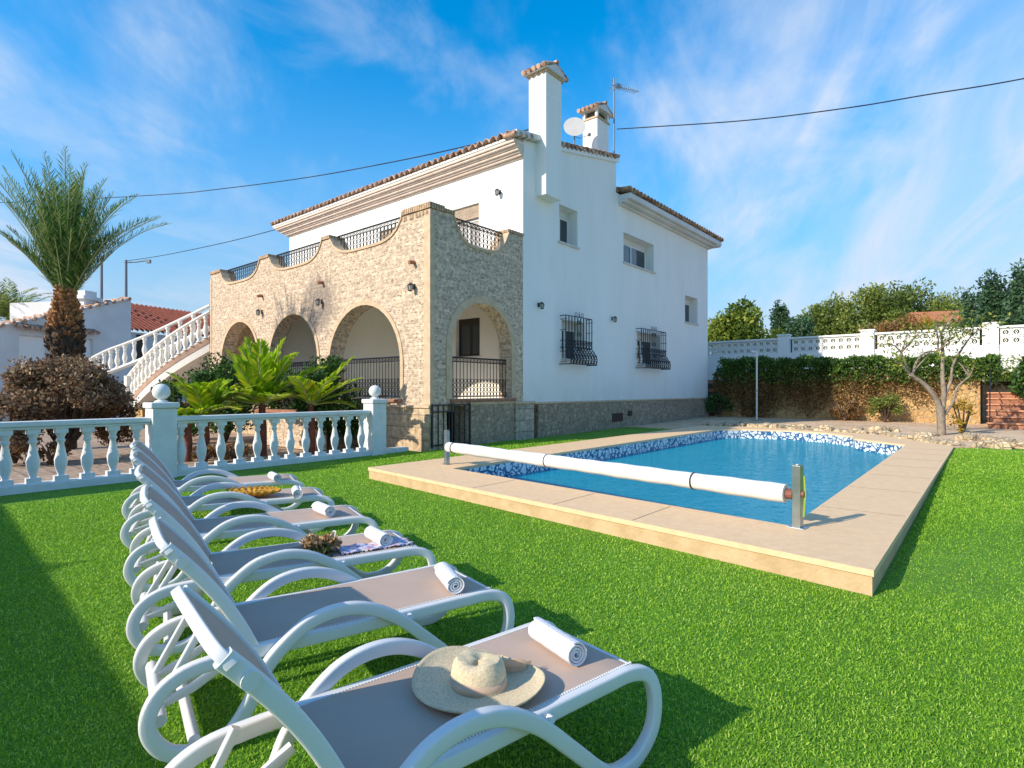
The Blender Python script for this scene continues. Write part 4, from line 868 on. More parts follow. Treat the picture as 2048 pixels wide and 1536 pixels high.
# ================================================================== SUN LOUNGERS
def sec(a, b, r=.35):      # rounded rectangular section
    o = []
    for (sx, sy) in ((1, 1), (-1, 1), (-1, -1), (1, -1)):
        c = (sx * a * (1 - r), sy * b * (1 - r))
        for (u, v) in (((1, 0), (.7, .7), (0, 1)) if sx * sy > 0 else ((0, 1), (.7, .7), (1, 0))): o.append((c[0] + sx * a * r * u, c[1] + sy * b * r * v))
    return o
ANG = R(57)
def make_lounger():
    r = empty('sun_lounger', (0, 0, 0), 0, 'x', 'sun lounger', 'white sun loungers in a row on the lawn')
    for s in (-1, 1):
        m = MB()
        # one continuous closed ribbon: rail, foot loop, front leg, armrest, rear leg loop
        q = [(0, .335, 0), (.3, .33, 0), (.6, .33, 0), (.9, .33, 0), (1.06, .328, .002), (1.15, .295, .012), (1.175, .21, .026), (1.145, .11, .036), (1.06, .04, .038), (.96, .024, .038), (.87, .055, .038), (.71, .20, .038), (.56, .335, .038), (.42, .415, .038), (.29, .440, .038), (.16, .415, .038), (.05, .335, .038), (-.02, .25, .038), (-.07, .14, .038), (-.14, .05, .038), (-.24, .024, .038), (-.345, .06, .036), (-.40, .16, .03), (-.37, .26, .018), (-.28, .32, .006), (-.14, .335, 0)]
        m.sweep(smooth([(s * (.262 + o_), y, z) for y, z, o_ in q], 5, True), sec(.027, .020), (1, 0, 0), closed=True)
        m.build('leg_frame', 'plastic', r, smooth=50)
        m = MB()
        for y in (.04, .62): m = MB(); m.tube([(s * .262, y, .33), (s * .303, y, .33)], .014, 10); m.build('rail_bolt', 'plastic', r, smooth=50)
    for y, z, q_ in ((1.10, .322, .018), (.60, .29, .018), (.02, .30, .018), (-.36, .16, .024), (-.25, .05, .022)):
        m = MB(); m.tube([(-.262, y, z), (.262, y, z)], q_, 8); m.build('crossbar', 'plastic', r, smooth=50)
    for x in (-.14, .14):
        m = MB(); m.sweep([(x, -.36, .16), (x, -.24, .20), (x, -.06, .30)], sec(.016, .014), (1, 0, 0)); m.sweep([(x, -.36, .16), (x, -.22, .42)], sec(.014, .012), (1, 0, 0)); m.build('back_prop', 'plastic', r, smooth=50)
    # seat fabric, lightly sagging
    def sheet(fn, nu=8, nv=12, th=.006):
        m = MB(); V = []
        for side in (0, 1):
            for i in range(nu + 1):
                for j in range(nv + 1):
                    V.append(Vector(fn(i / nu, j / nv)) - Vector((0, 0, th * side)))
        K = (nu + 1) * (nv + 1); Fq = []
        for i in range(nu):
            for j in range(nv):
                a = i * (nv + 1) + j; Fq.append((a, a + 1, a + nv + 2, a + nv + 1)); Fq.append((K + a, K + a + nv + 1, K + a + nv + 2, K + a + 1))
        for j in range(nv): Fq.append((j, K + j, K + j + 1, j + 1)); a = nu * (nv + 1) + j; Fq.append((a, a + 1, K + a + 1, K + a))
        for i in range(nu): a = i * (nv + 1); Fq.append((a, a + nv + 1, K + a + nv + 1, K + a)); a += nv; Fq.append((a, K + a, K + a + nv + 1, a + nv + 1))
        return m.add(V, Fq)
    sheet(lambda u, v: (-.245 + .49 * u, -.035 + 1.17 * v, .358 - .010 * math.sin(math.pi * u) * math.sin(math.pi * v) - .035 * max(0, (v - .965) / .035) ** 2)).build('seat', 'sling', r, smooth=True)
    # stitched lacing beads along both edges
    for s in (-1, 1):
        m = MB()
        for k in range(89): y = .02 + k * .012; m.box(s * .248 - .004, s * .248 + .004, y, y + .006, .355, .3605)
        m.build('lacing', 'plastic', r)
    # backrest
    ca, sa = math.cos(ANG), math.sin(ANG); BL = .60
    def bk(t, x, n=0):      # t along the back, n out of its face
        bow = .03 * math.sin(math.pi * min(1, t / BL)); n = n + bow
        return (x, -.03 - t * ca + n * sa, .318 + t * sa + n * ca)
    for s in (-1, 1):
        b = MB(); b.sweep([bk(t, s * .262) for t in np.linspace(-.01, BL - .02, 12)], sec(.0235, .016), (1, 0, 0)); b.build('back_frame', 'plastic', r, smooth=50)
    b = MB(); b.sweep(smooth([bk(BL - .045, -.274), bk(BL - .012, -.255), bk(BL, -.2), bk(BL + .006, 0), bk(BL, .2), bk(BL - .012, .255), bk(BL - .045, .274)], 4), sec(.011, .015), Vector((0, -sa, -ca)).normalized() * -1)
    b.build('top_bar', 'plastic', r, smooth=50)
    for s in (-1, 1):
        b = MB(); c = Vector(bk(BL - .10, s * .284)); b.tube([c + Vector((-s * .01, 0, 0)), c + Vector((s * .002, 0, 0))], .022, 14); b.build('pivot_cap', 'plastic', r, smooth=50)
    sheet(lambda u, v: bk(.03 + (BL - .05) * v, -.247 + .494 * u, .012 - .010 * math.sin(math.pi * u))).build('backrest', 'sling', r, smooth=True)
    return r
LG = [  # far edge of the fabric at the foot end, direction of the long axis
    ((-1.525, 2.095), (.185, .983)), ((-2.476, 2.385), (.252, .968)), ((-3.38, 2.69), (.310, .951)),
    ((-4.42, 3.01), (.335, .942)), ((-5.52, 3.32), (.36, .933)), ((-6.62, 3.64), (.375, .927))]
LLAB = ['nearest sun lounger, carrying the straw sun hat and a rolled towel',
        'second nearest sun lounger, bare except for a rolled towel near its foot',
        'third sun lounger, carrying dried flowers and a blue bag on a printed scarf',
        'fourth sun lounger, between the dried flowers lounger and the golden tray lounger',
        'fifth sun lounger, carrying the golden woven tray and a rolled towel',
        'sixth sun lounger, closest to the white balustrade']
proto = make_lounger(); LF = []
for i, (ft, d) in enumerate(LG):
    L_ = math.hypot(*d); dx, dy = d[0] / L_, d[1] / L_; px, py = dy, -dx
    ky = (1.0, 1.025, 1.06, 1.08, 1.09, 1.09)[i]
    ox, oy = ft[0] - dx * 1.135 * ky + px * .245, ft[1] - dy * 1.135 * ky + py * .245; rz = math.atan2(-dx, dy)
    o = proto if i == 0 else copy_tree(proto); o.location = (ox, oy, 0); o.rotation_euler.z = rz; o.scale.y = ky; o['label'] = LLAB[i]
    LF.append((ox, oy, rz, ky))
def on(i, x, y, z):      # a point in lounger i's own frame
    ox, oy, rz, ky = LF[i]; y *= ky; return (ox + x * math.cos(rz) - y * math.sin(rz), oy + x * math.sin(rz) + y * math.cos(rz), z)
# rolled towels: a spiral of cloth
def make_towel():
    m = MB(); n = 70; L_ = .27; turns = 3.4; th = .0085; r0 = .012; r1 = .052; U = []
    for k in range(n):
        t = k / (n - 1); a = t * turns * 2 * math.pi; rr = r0 + (r1 - r0) * t; U.append((rr * math.cos(a), rr * math.sin(a) * .92, rr))
    rows = 9; V = []
    for j in range(rows):
        x = -L_ / 2 + L_ * j / (rows - 1); e = 1 + .015 * math.sin(j * 2.1)
        for (a, b, rr) in U: V.append((x + .012 * (rr / r1 - .6) * (1 if j == rows - 1 else -1 if j == 0 else 0) * .8, a * e, b * e))
    for j in range(rows):
        x = -L_ / 2 + L_ * j / (rows - 1)
        for (a, b, rr) in U: q = (rr - th) / rr; V.append((x, a * q, b * q))
    K = rows * n; Fq = []
    for j in range(rows - 1):
        for k in range(n - 1):
            a = j * n + k; Fq.append((a, a + 1, a + n + 1, a + n)); Fq.append((K + a, K + a + n, K + a + n + 1, K + a + 1))
    for k in range(n - 1): Fq.append((k, K + k, K + k + 1, k + 1)); a = (rows - 1) * n + k; Fq.append((a, a + 1, K + a + 1, K + a))
    for j in range(rows - 1): a = j * n + n - 1; Fq.append((a, a + n, K + a + n, K + a)); a = j * n; Fq.append((a, K + a, K + a + n, a + n))
    m.add(V, Fq); return m.build('rolled_towel', 'towel', smooth=50)
TL = ['rolled white towel beside the straw sun hat on the nearest lounger', 'rolled white towel alone on the second nearest lounger', 'rolled white towel on the lounger with dried flowers',
      'rolled white towel on the fourth lounger, behind the one with flowers', 'rolled white towel right of the golden woven tray', 'rolled white towel on the lounger closest to the balustrade']
TP = [(-1.315, 1.83), (-2.19, 2.08), (-3.19, 2.37), (-4.24, 2.60), (-5.17, 2.88), (-6.26, 3.22)]
tw = make_towel()
for i in range(6):
    o = tw if i == 0 else tw.copy()
    if i: COL.objects.link(o)
    o.location = (TP[i][0], TP[i][1], .352 + .052); o.rotation_euler = (rnd.uniform(0, 6), 0, LF[i][2] + R([-8, -14, 4, 10, -5, 8][i])); tag(o, TL[i], 'towel', 'rolled white towels on the loungers')
# straw hat with peach ribbon and bow
def hat():
    r = empty('straw_hat', (*(-1.375, 1.45), .352), R(15), 'wide brimmed straw sun hat with a peach ribbon on the nearest lounger', 'hat')
    m = MB(); n = 48; prof = [(.225, .020), (.218, .012), (.18, .006), (.13, .006), (.096, .012), (.092, .03), (.088, .06), (.082, .088), (.070, .103), (.052, .105), (.03, .099), (.001, .097)]
    base = 0; V = []
    for (rr, z) in prof:
        for k in range(n):
            t = 2 * math.pi * k / n; x = rr * math.cos(t) * 1.06; y = rr * math.sin(t) * .97
            z2 = z + (max(0, rr - .12) * (.15 * math.cos(t * 2 + .6) + .07 * math.sin(3 * t) + .16)) + (.010 * math.cos(2 * t) * (1 if rr < .08 else 0))
            if rr < .075: z2 -= .012 * math.exp(-(y / .03) ** 2)
            V.append((x, y, z2))
    Fq = [(i * n + k, i * n + (k + 1) % n, (i + 1) * n + (k + 1) % n, (i + 1) * n + k) for i in range(len(prof) - 1) for k in range(n)]
    m.add(V, Fq); o = m.build('hat_body', 'straw', r, smooth=True); s = o.modifiers.new('s', 'SOLIDIFY'); s.thickness = .004
    m = MB(); V = []
    for z, q in ((.012, .099), (.048, .0945)):
        for k in range(n): t = 2 * math.pi * k / n; V.append((q * 1.06 * math.cos(t), q * .97 * math.sin(t), z + .004 * math.sin(3 * t)))
    m.add(V, [(k, (k + 1) % n, n + (k + 1) % n, n + k) for k in range(n)]); o = m.build('ribbon', 'ribbon', r, smooth=True); o.modifiers.new('s', 'SOLIDIFY').thickness = .004
    m = MB()
    for s_ in (-1, 1):
        pts = smooth([(.02, .098, .035), (.045 + s_ * .035, .125, .052), (.03 + s_ * .085, .150, .040), (.035 + s_ * .05, .135, .024), (.02, .100, .030)], 6)
        m.sweep(pts, [(-.0015, -.013), (.0015, -.013), (.0015, .013), (-.0015, .013)], (0, 0, 1))
        m.sweep(smooth([(.02, .098, .03), (.05 + s_ * .02, .14, .022), (.06 + s_ * .06, .19, .03)], 4), [(-.001, -.010), (.001, -.010), (.001, .010), (-.001, .010)], (0, 0, 1))
    m.build('bow', 'ribbon', r, smooth=50)
hat()
def tray():
    r = empty('woven_tray', (-5.49, 2.61, .352), R(35), 'golden brown woven leaf tray with pointed ends on the fifth lounger', 'tray')
    m = MB(); n = 40; V = []
    rings = 9
    for i in range(rings):
        q = i / (rings - 1)
        for k in range(n):
            t = 2 * math.pi * k / n; rr = .27 * (1 - .30 * abs(math.sin(t)) ** .8) ; x = rr * q * math.cos(t) ; y = .8 * rr * q * math.sin(t)
            V.append((x, y, .012 + .05 * q ** 2 + .010 * math.cos(k * math.pi) * q + .012 * (i % 2)))
    m.add(V, [(i * n + k, i * n + (k + 1) % n, (i + 1) * n + (k + 1) % n, (i + 1) * n + k) for i in range(rings - 1) for k in range(n)])
    o = m.build('weave', 'gold', r); o.modifiers.new('s', 'SOLIDIFY').thickness = .005
    m = MB(); pts = []
    for k in range(n): t = 2 * math.pi * k / n; rr = .275 * (1 - .30 * abs(math.sin(t)) ** .8); pts.append((rr * math.cos(t), .8 * rr * math.sin(t), .07 + .01 * math.cos(k * math.pi)))
    m.tube(pts, .008, 6, closed=True); m.build('rim', 'gold', r, smooth=True)
tray()
M['dried'] = leafmat('dried_flower', (.24, .12, .05), (.55, .38, .20), (.72, .55, .36), .2, .8)
M['darkleaf'] = leafmat('dark_sprig', (.02, .03, .015), (.07, .09, .03), None, .2, .7)
def flowers():
    r = empty('dried_bouquet', (-3.27, 1.98, .352), R(20), 'bunch of dried brown and cream flowers on the third lounger', 'flowers')
    P = blobpts(1500, (0, 0, .055), (.14, .10, .06), 12, .5, -.2); P[:, 2] = np.maximum(P[:, 2], .006)
    quad_tree(r, 'flower_heads', P, .028, 'dried', .6)
    P = blobpts(260, (.04, -.05, .03), (.12, .05, .03), 8, .5, -.2); P[:, 2] = np.maximum(P[:, 2], .006); quad_tree(r, 'leaves', P, .035, 'darkleaf', .4)
    m = MB(); 
    for k in range(12): a = R(150 + 6 * k); m.tube([(0, 0, .02), (.22 * math.cos(a), .22 * math.sin(a), .008 + .002 * k)], .003, 4)
    m.build('stems', 'bark', r)
flowers()
def scarfmat():
    m = bpy.data.materials.new('printed_scarf'); m.use_nodes = True; t = m.node_tree; b = t.nodes['Principled BSDF']; L = t.links.new
    tc = N(t, 'ShaderNodeTexCoord'); v = N(t, 'ShaderNodeTexVoronoi'); v.inputs['Scale'].default_value = 45; L(tc.outputs['Object'], v.inputs[0])
    cr = N(t, 'ShaderNodeValToRGB'); cr.color_ramp.interpolation = 'CONSTANT'; e = cr.color_ramp.elements; e[0].color = (.62, .50, .56, 1); e[1].position = .3; e[1].color = (.70, .66, .72, 1)
    a = e.new(.6); a.color = (.58, .33, .38, 1); a = e.new(.8); a.color = (.30, .36, .62, 1); s = N(t, 'ShaderNodeSeparateColor'); L(v.outputs['Color'], s.inputs[0]); L(s.outputs[0], cr.inputs[0]); L(cr.outputs[0], b.inputs['Base Color']); b.inputs['Roughness'].default_value = .85
    return m
M['scarf'] = scarfmat()
def scarf():
    x0, y0, z0 = on(2, .12, .86, .352); rz = LF[2][2]
    r = empty('printed_scarf', (x0, y0, .3485), rz, 'folded pink and white printed scarf with a dark beaded edge on the third lounger', 'scarf')
    m = MB(); nu, nv = 10, 26; V = []
    for i in range(nu + 1):
        for j in range(nv + 1):
            x = -.085 + .17 * i / nu + .012 * math.sin(j * .7); y = -.24 + .48 * j / nv; V.append((x, y, .012 + .010 * abs(math.sin(i * 1.7 + j * .35)) + .006 * math.sin(j * .9 + i)))
    m.add(V, [(i * (nv + 1) + j, i * (nv + 1) + j + 1, (i + 1) * (nv + 1) + j + 1, (i + 1) * (nv + 1) + j) for i in range(nu) for j in range(nv)])
    o = m.build('cloth', 'scarf', r, smooth=True); o.modifiers.new('s', 'SOLIDIFY').thickness = .006
    m = MB()
    for k in range(16): y = -.23 + .46 * k / 15; m.lathe([(.001, -.007), (.006, -.004), (.007, 0), (.006, .004), (.001, .007)], (.10, y, .016), 8)
    m.build('beads', 'iron', r, smooth=True)
    x0, y0, z0 = on(2, .05, .60, .352)
    r = empty('blue_bag', (x0, y0, .352), rz, 'small round blue and white bag between the dried flowers and the scarf', 'bag')
    m = MB(); m.lathe([(.03, .0), (.055, .012), (.066, .035), (.06, .06), (.045, .072), (.04, .078)], (0, 0, 0), 18); m.build('bag_body', 'blue', r, smooth=True)
    m = MB(); m.tube(smooth([(-.045, 0, .07), (-.04, .02, .11), (0, .03, .125), (.04, .02, .11), (.045, 0, .07)], 4), .004, 6); m.build('handle', 'towel', r)
scarf()

# ================================================================== POOL ROLLER, SHOWER
def roller():
    A = Vector((-1.30, 5.47)); B = Vector((-6.78, 6.40)); d = B - A; L_ = d.length; rz = math.atan2(d.y, d.x)
    r = empty('pool_cover_roller', (A.x, A.y, .18), rz, 'long rolled white cover on two steel posts across the near end of the pool', 'pool cover roller')
    for k, x in enumerate((0, L_)):
        m = MB(); m.box(x - .035, x + .035, -.035, .035, .006, .548); m.box(x - .075, x + .075, -.06, .06, 0, .006); m.tube([(x, 0, .548), (x, 0, .56)], .037, 14)
        p = m.build('post', 'steel', r, bevel=.006)
        m = MB(); s = 1 if k == 0 else -1; m.tube([(x + s * .036, 0, .285), (x + s * .13, 0, .285)], .045, 14); m.tube([(x - s * .036, 0, .30), (x - s * .06, 0, .30)], .03, 10); m.build('bearing', 'strap' if k else 'hub', p)
        if k == 0:
            m = MB(); m.tube([(x - .05, .0, .10), (x - .065, 0, .30), (x - .055, 0, .46)], .008, 6); m.build('crank', M['greenc'], p)
    m = MB(); n = 40; pts = []; rs = []
    for i in range(n + 1):
        t = i / n; pts.append((.10 + (L_ - .16) * t, 0, .285)); rs.append(.083 + .003 * math.sin(i * 1.9) + .0025 * math.sin(i * .6))
    m.tube(pts, rs, 28); m.build('rolled_cover', 'pvc', r, smooth=45)
    for t in (.17, .57, .97):
        x = .1 + (L_ - .16) * t; m = MB(); m.tube([(x, 0, .285), (x + .018, 0, .285)], .0885, 28); m.build('strap', 'strap', r, smooth=45)
M['hub'] = mat('red_brown_hub', (.22, .08, .05), rough=.5)
M['greenc'] = mat('green_yellow_cord', (.30, .42, .06), rough=.6)
roller()
r = empty('outdoor_shower', (-6.9, 22.9, .2), R(-30), 'slim pale outdoor shower pole standing behind the far end of the pool', 'shower')
m = MB(); m.tube([(0, 0, 0), (0, 0, 2.55), (0, -.04, 2.66), (0, -.18, 2.70)], .032, 10); m.build('pole', 'plastic', r, smooth=50)
m = MB(); m.tube([(0, -.18, 2.70), (0, -.20, 2.62)], [.03, .07], 12); m.build('shower_head', 'plastic', r, smooth=50)
m = MB(); m.tube([(-.06, -.02, 1.15), (.06, -.02, 1.15)], .02, 8); m.box(-.16, .16, -.16, .16, 0, .03); m.build('tap', 'steel', r)

# ================================================================== RIGHT BACKGROUND: walls, hedge, steps
def screenwall():
    Y = 28.0
    r = empty('screen_block_wall', (0, Y, 0), 0, 'white garden wall topped with pierced decorative blocks behind the hedge', 'wall')
    m = MB(); m.box(-16, 4.6, 0, .2, 0, 3.08); m.box(-16, 4.6, -.02, .22, 3.70, 3.78); m.build('wall_base', 'plaster', r)
    m = MB()
    for x in (-7.25, -3.95, .02, -11.9): m.box(x - .24, x + .24, -.08, .28, 0, 3.86); m.box(x - .28, x + .28, -.12, .32, 3.862, 3.93)
    m.build('pier', 'plaster', r, bevel=.01)
    proto = None; x = -15.9
    while x < 4.5:
        if not any(abs(x + .15 - c) < .36 for c in (-7.25, -3.95, .02, -11.9)):
            for z in (3.085, 3.39):
                if proto is None:
                    b = MB(); c0 = .15; hole = [(c0 + .088 * math.cos(t), c0 + .088 * math.sin(t)) for t in np.linspace(0, 2 * math.pi, 12, endpoint=False)]
                    holes = [hole] + [[(cx + .02, cz), (cx, cz + .02), (cx - .02, cz), (cx, cz - .02)] for cx in (.045, .255) for cz in (.045, .255)]
                    b.plate(rect(0, .298, 0, .303), holes, lambda a, c: (a, .04, c), lambda a, c: (a, .14, c))
                    for t in (0, math.pi / 2): b.box(c0 - .085 * abs(math.cos(t)) - .008, c0 + .085 * abs(math.cos(t)) + .008, .07, .11, c0 - .085 * abs(math.sin(t)) - .008, c0 + .085 * abs(math.sin(t)) + .008) if False else None
                    b.tube([(c0 + .035 * math.cos(t), .09, c0 + .035 * math.sin(t)) for t in np.linspace(0, 2 * math.pi, 8, endpoint=False)], .014, 5, closed=True)
                    b.box(c0 - .012, c0 + .012, .07, .11, .05, .115); b.box(c0 - .012, c0 + .012, .07, .11, .185, .25)
                    proto = b.build('screen_block', 'plaster', r); proto.location = (x, 0, z)
                else: c = proto.copy(); COL.objects.link(c); c.location = (x, 0, z)
        x += .30
screenwall()
r = empty('retaining_wall', (0, 25, 0), 0, 'golden rubble retaining wall with a red brick coping under the hedge', 'wall')
m = MB(); m.box(-9.3, -.25, 0, .45, .1, 1.70); m.build('stone_face', 'golden', r)
m = MB(); m.box(-9.35, -.22, -.05, .5, 1.702, 1.78); m.build('brick_coping', 'terracotta', r, bevel=.01)
tb = MB(); tb.add([(-30, 25.46, 1.68), (18, 25.46, 1.68), (18, 60, 2.2), (-30, 60, 2.2)], [(0, 1, 2, 3)]); tag(tb.build('upper_terrain', 'earth'), kind='structure')
M['pot_shelf'] = M['terracotta']
r = empty('brick_shelf', (-9.9, 25.2, 0), 0, 'red brick shelf on dark brick legs against the white wall beside the house corner', 'shelf')
m = MB(); m.box(-2.4, .75, -.3, .25, 1.70, 1.82); m.box(-2.4, .75, -.28, .2, 1.3, 1.42); m.build('shelf_board', 'terracotta', r, bevel=.01)
m = MB(); [m.box(x, x + .22, -.24, .2, .3, 1.70) for x in (-2.3, -1.2, -.15)]; m.build('brick_leg', brickmat('dark_brick', (.20, .08, .06), (.14, .06, .045), (.12, .1, .08), .24, .08, .01), r)
# steps on the right
r = empty('brick_steps', (.1, 24.2, .2), 0, 'terracotta brick steps climbing between the retaining wall and the dark green bush', 'steps')
for k in range(6):
    m = MB(); m.box(-.15, .95, -1.4 + k * .34, -1.06 + k * .34, 0, .185 * (k + 1) - .045); st = m.build('step', 'terracotta', r)
    m = MB(); m.box(-.18, .98, -1.45 + k * .34, -1.07 + k * .34, .185 * (k + 1) - .044, .185 * (k + 1)); m.build('tread', 'treadm', st, bevel=.01)
m = MB(); m.tube([(-.1, -1.2, 0), (-.1, -1.2, 1.1), (-.1, .5, 1.95), (-.1, .5, 1.0)], .018, 6); m.build('handrail', 'iron', r)

M['hedge'] = leafmat('hedge_leaf', (.03, .08, .015), (.10, .20, .03), (.24, .34, .07), .35)
M['hedgeb'] = leafmat('dry_creeper', (.10, .055, .025), (.30, .17, .07), (.45, .28, .10), .3)
def hedge():
    r = empty('clipped_hedge', (0, 25, 0), 0, 'long clipped green hedge trailing dry brown creeper down the retaining wall', 'hedge')
    n = 36000; x = nr.uniform(-9.0, .25, n); top = 2.75 - .028 * (x + 9); z = nr.uniform(1.55, 1, n); z = 1.62 + (top - 1.62) * nr.rand(n) ** .6 ; y = nr.normal(.1, .38, n)
    lump = .10 * np.sin(x * 3.1) + .08 * np.sin(x * 7.7 + 1); P = np.stack([x, y + lump, z + .6 * lump * (z > 2.2)], 1)
    keep = (np.abs(P[:, 1] - .1) < .62); P = P[keep]; quad_tree(r, 'foliage', P, .10, 'hedge', .5)
    n = 30000; x = nr.uniform(-9.3, -.9, n); dens = .5 + .5 * np.sin(x * 2.3) * np.sin(x * .9 + 2) + .55 * (x < -4.2); z = .25 + 1.9 * nr.rand(n)
    keep = nr.rand(n) < np.clip(dens + (z - 1.4) * .9, 0, 1); x = x[keep]; z = z[keep]
    P = np.stack([x, -.05 - .16 * nr.rand(len(x)) - .12 * np.sin(x * 5) ** 2, z], 1)
    green = nr.rand(len(x)) < np.clip((z - 1.3) * .8, .08, .6)
    quads('creeper', leafquads(P[~green], .085, .5, -.3), 'hedgeb', r); quads('creeper', leafquads(P[green], .09, .5, -.2), 'hedge', r)
hedge()

# ================================================================== PLANTS
M['leafg'] = leafmat('bush_dark', (.02, .06, .015), (.08, .18, .035), (.28, .38, .12), .3, .3)
M['leafy'] = leafmat('crown_yellowgreen', (.05, .10, .015), (.22, .30, .04), (.42, .42, .07), .35)
M['leafo'] = leafmat('crown_olive', (.10, .15, .03), (.27, .34, .07), (.45, .48, .15), .45)
M['leafp'] = leafmat('crown_pine', (.03, .07, .035), (.09, .18, .08), (.20, .30, .18), .35)
M['leafb'] = leafmat('crown_brown', (.20, .11, .04), (.40, .24, .08), (.50, .38, .12), .35)
M['leafyel'] = leafmat('crown_yellow', (.30, .20, .02), (.55, .38, .04), (.62, .45, .08), .35)
M['shrub'] = leafmat('shrub_purple', (.15, .08, .055), (.36, .24, .13), (.66, .56, .36), .35)
M['palm'] = leafmat('palm_leaflet', (.03, .11, .02), (.15, .29, .06), (.48, .54, .20), .4, .4)
M['cyc'] = leafmat('bright_frond', (.20, .40, .015), (.50, .68, .03), (.82, .72, .06), .5, .4)
def tree(name, label, cat, x, y, z0, h, rx, m, n=9000, leaf=.22, trunk=.3, clumps=42, aspect=.5, crown0=.3, spread=.42, group=None, bark='dbark', rz_=None, up=.3):
    r = empty(name, (x, y, z0), 0, label, cat, group); zc = h * (crown0 + 1) / 2; rzz = h * (1 - crown0) / 2
    c = np.array([0, 0, zc]); rr = np.array([rx, rx, rzz])
    k = nr.normal(size=(clumps, 3)); k /= np.linalg.norm(k, axis=1)[:, None]; k *= (.35 + .5 * nr.rand(clumps))[:, None]
    b = MB(); b.tube([(0, 0, -.3), (.04 * h * rnd.uniform(-1, 1), 0, h * crown0), (.02 * h, .01, zc)], [trunk, trunk * .75, trunk * .35], 9)
    for i in range(min(clumps, 14)):
        q = c + k[i] * rr; b.tube([(0, 0, h * crown0 * .9), tuple((q + np.array([0, 0, h * crown0 * .6])) / 2 + np.array([0, 0, .1])), tuple(q)], [trunk * .45, trunk * .25, trunk * .08], 6)
    b.build('trunk', bark, r, smooth=60)
    n = int(n * 1.5); i = nr.randint(0, clumps, n); g_ = nr.normal(size=(n, 3)); g_ /= np.linalg.norm(g_, axis=1)[:, None]; sz = (spread * (.5 + .6 * nr.rand(clumps)))[i]
    P = c + (k[i] + g_ * (sz * nr.rand(n) ** .45)[:, None]) * rr
    quad_tree(r, 'crown', P, leaf, m, aspect, (i * .618) % 1, up); return r
# bushes around the porch and patio
def bush(label, x, y, z0, h, rx, m='leafg', n=7000, leaf=.09, grp=None, cat='bush', name='bush', cl=30):
    r = empty(name, (x, y, z0), 0, label, cat, grp)
    b = MB()
    for k in range(9): a = k * .7; b.tube([(0, 0, 0), (rx * .35 * math.cos(a), rx * .35 * math.sin(a), h * .45), (rx * .6 * math.cos(a), rx * .6 * math.sin(a), h * .75)], [.03, .02, .008], 5)
    b.build('stems', 'dbark', r); P = blobpts(n, (0, 0, h * .52), (rx, rx, h * .52), cl, .42, -.9); P[:, 2] = np.maximum(P[:, 2], .02)
    quad_tree(r, 'foliage', P, leaf, m, .5, nr.rand(len(P)) * .9); return r
x, y = at(452, 15.2); bush('dark glossy round bush left of the bright fronds, in front of the porch', x, y, 0, 2.25, 1.15, n=11000)
x, y = at(372, 15.8); bush('dark bush under the foot of the staircase', x, y, 0, 1.9, .9, n=6000)
x, y = at(655, 13.4); bush('dense dark bush below the widest arch railing', x, y, 0, 2.16, 1.0, n=12000)
x, y = at(580, 14.8); bush('dark bush at the foot of the middle arch', x, y, 0, 1.9, .7, n=5000)
def shrub():
    x, y = at(128, 11.3); r = empty('dry_shrub', (x, y, 0), 0, 'large rounded brownish purple shrub in front of the palm trunk', 'shrub')
    b = MB()
    for k in range(40): a = rnd.uniform(0, 6.28); q = rnd.uniform(.2, .95); b.tube([(0, 0, .1), (q * .7 * math.cos(a), q * .7 * math.sin(a), 1.0), (q * 1.2 * math.cos(a), q * 1.2 * math.sin(a), 1.15 + .8 * (1 - q))], [.03, .015, .006], 5)
    b.build('stems', 'dbark', r)
    P = blobpts(18000, (-.12, 0, 1.28), (1.12, 1.12, .80), 46, .40, -.8, .5); quad_tree(r, 'foliage', P, .075, 'shrub', .55, nr.rand(len(P)))
    x, y = at(15, 10.5); bush('small low brownish shrub at the left edge beside the large one', x, y, 0, 1.35, .55, 'shrub', 4500, .07)
    x, y = at(225, 12.2); bush('golden brown low shrub right of the large purple one', x, y, 0, 1.55, .5, 'hedgeb', 4000, .07)
    for u, d, h in ((30, 10.8, .62), (105, 10.6, .5), (410, 10.9, .42), (470, 11.1, .36)):
        x, y = at(u, d); bush(['low yellow tuft behind the leftmost balusters', 'low dry orange plant behind the left balusters', 'low ochre plant behind the balusters by the pillar', 'small ochre plant behind the balusters, beside the fronds'][(30, 105, 410, 470).index(u)], x, y, 0, h, .28, 'hedgeb' if u != 30 else 'leafyel', 900, .06, cat='plant', name='low_plant', cl=10)
shrub()
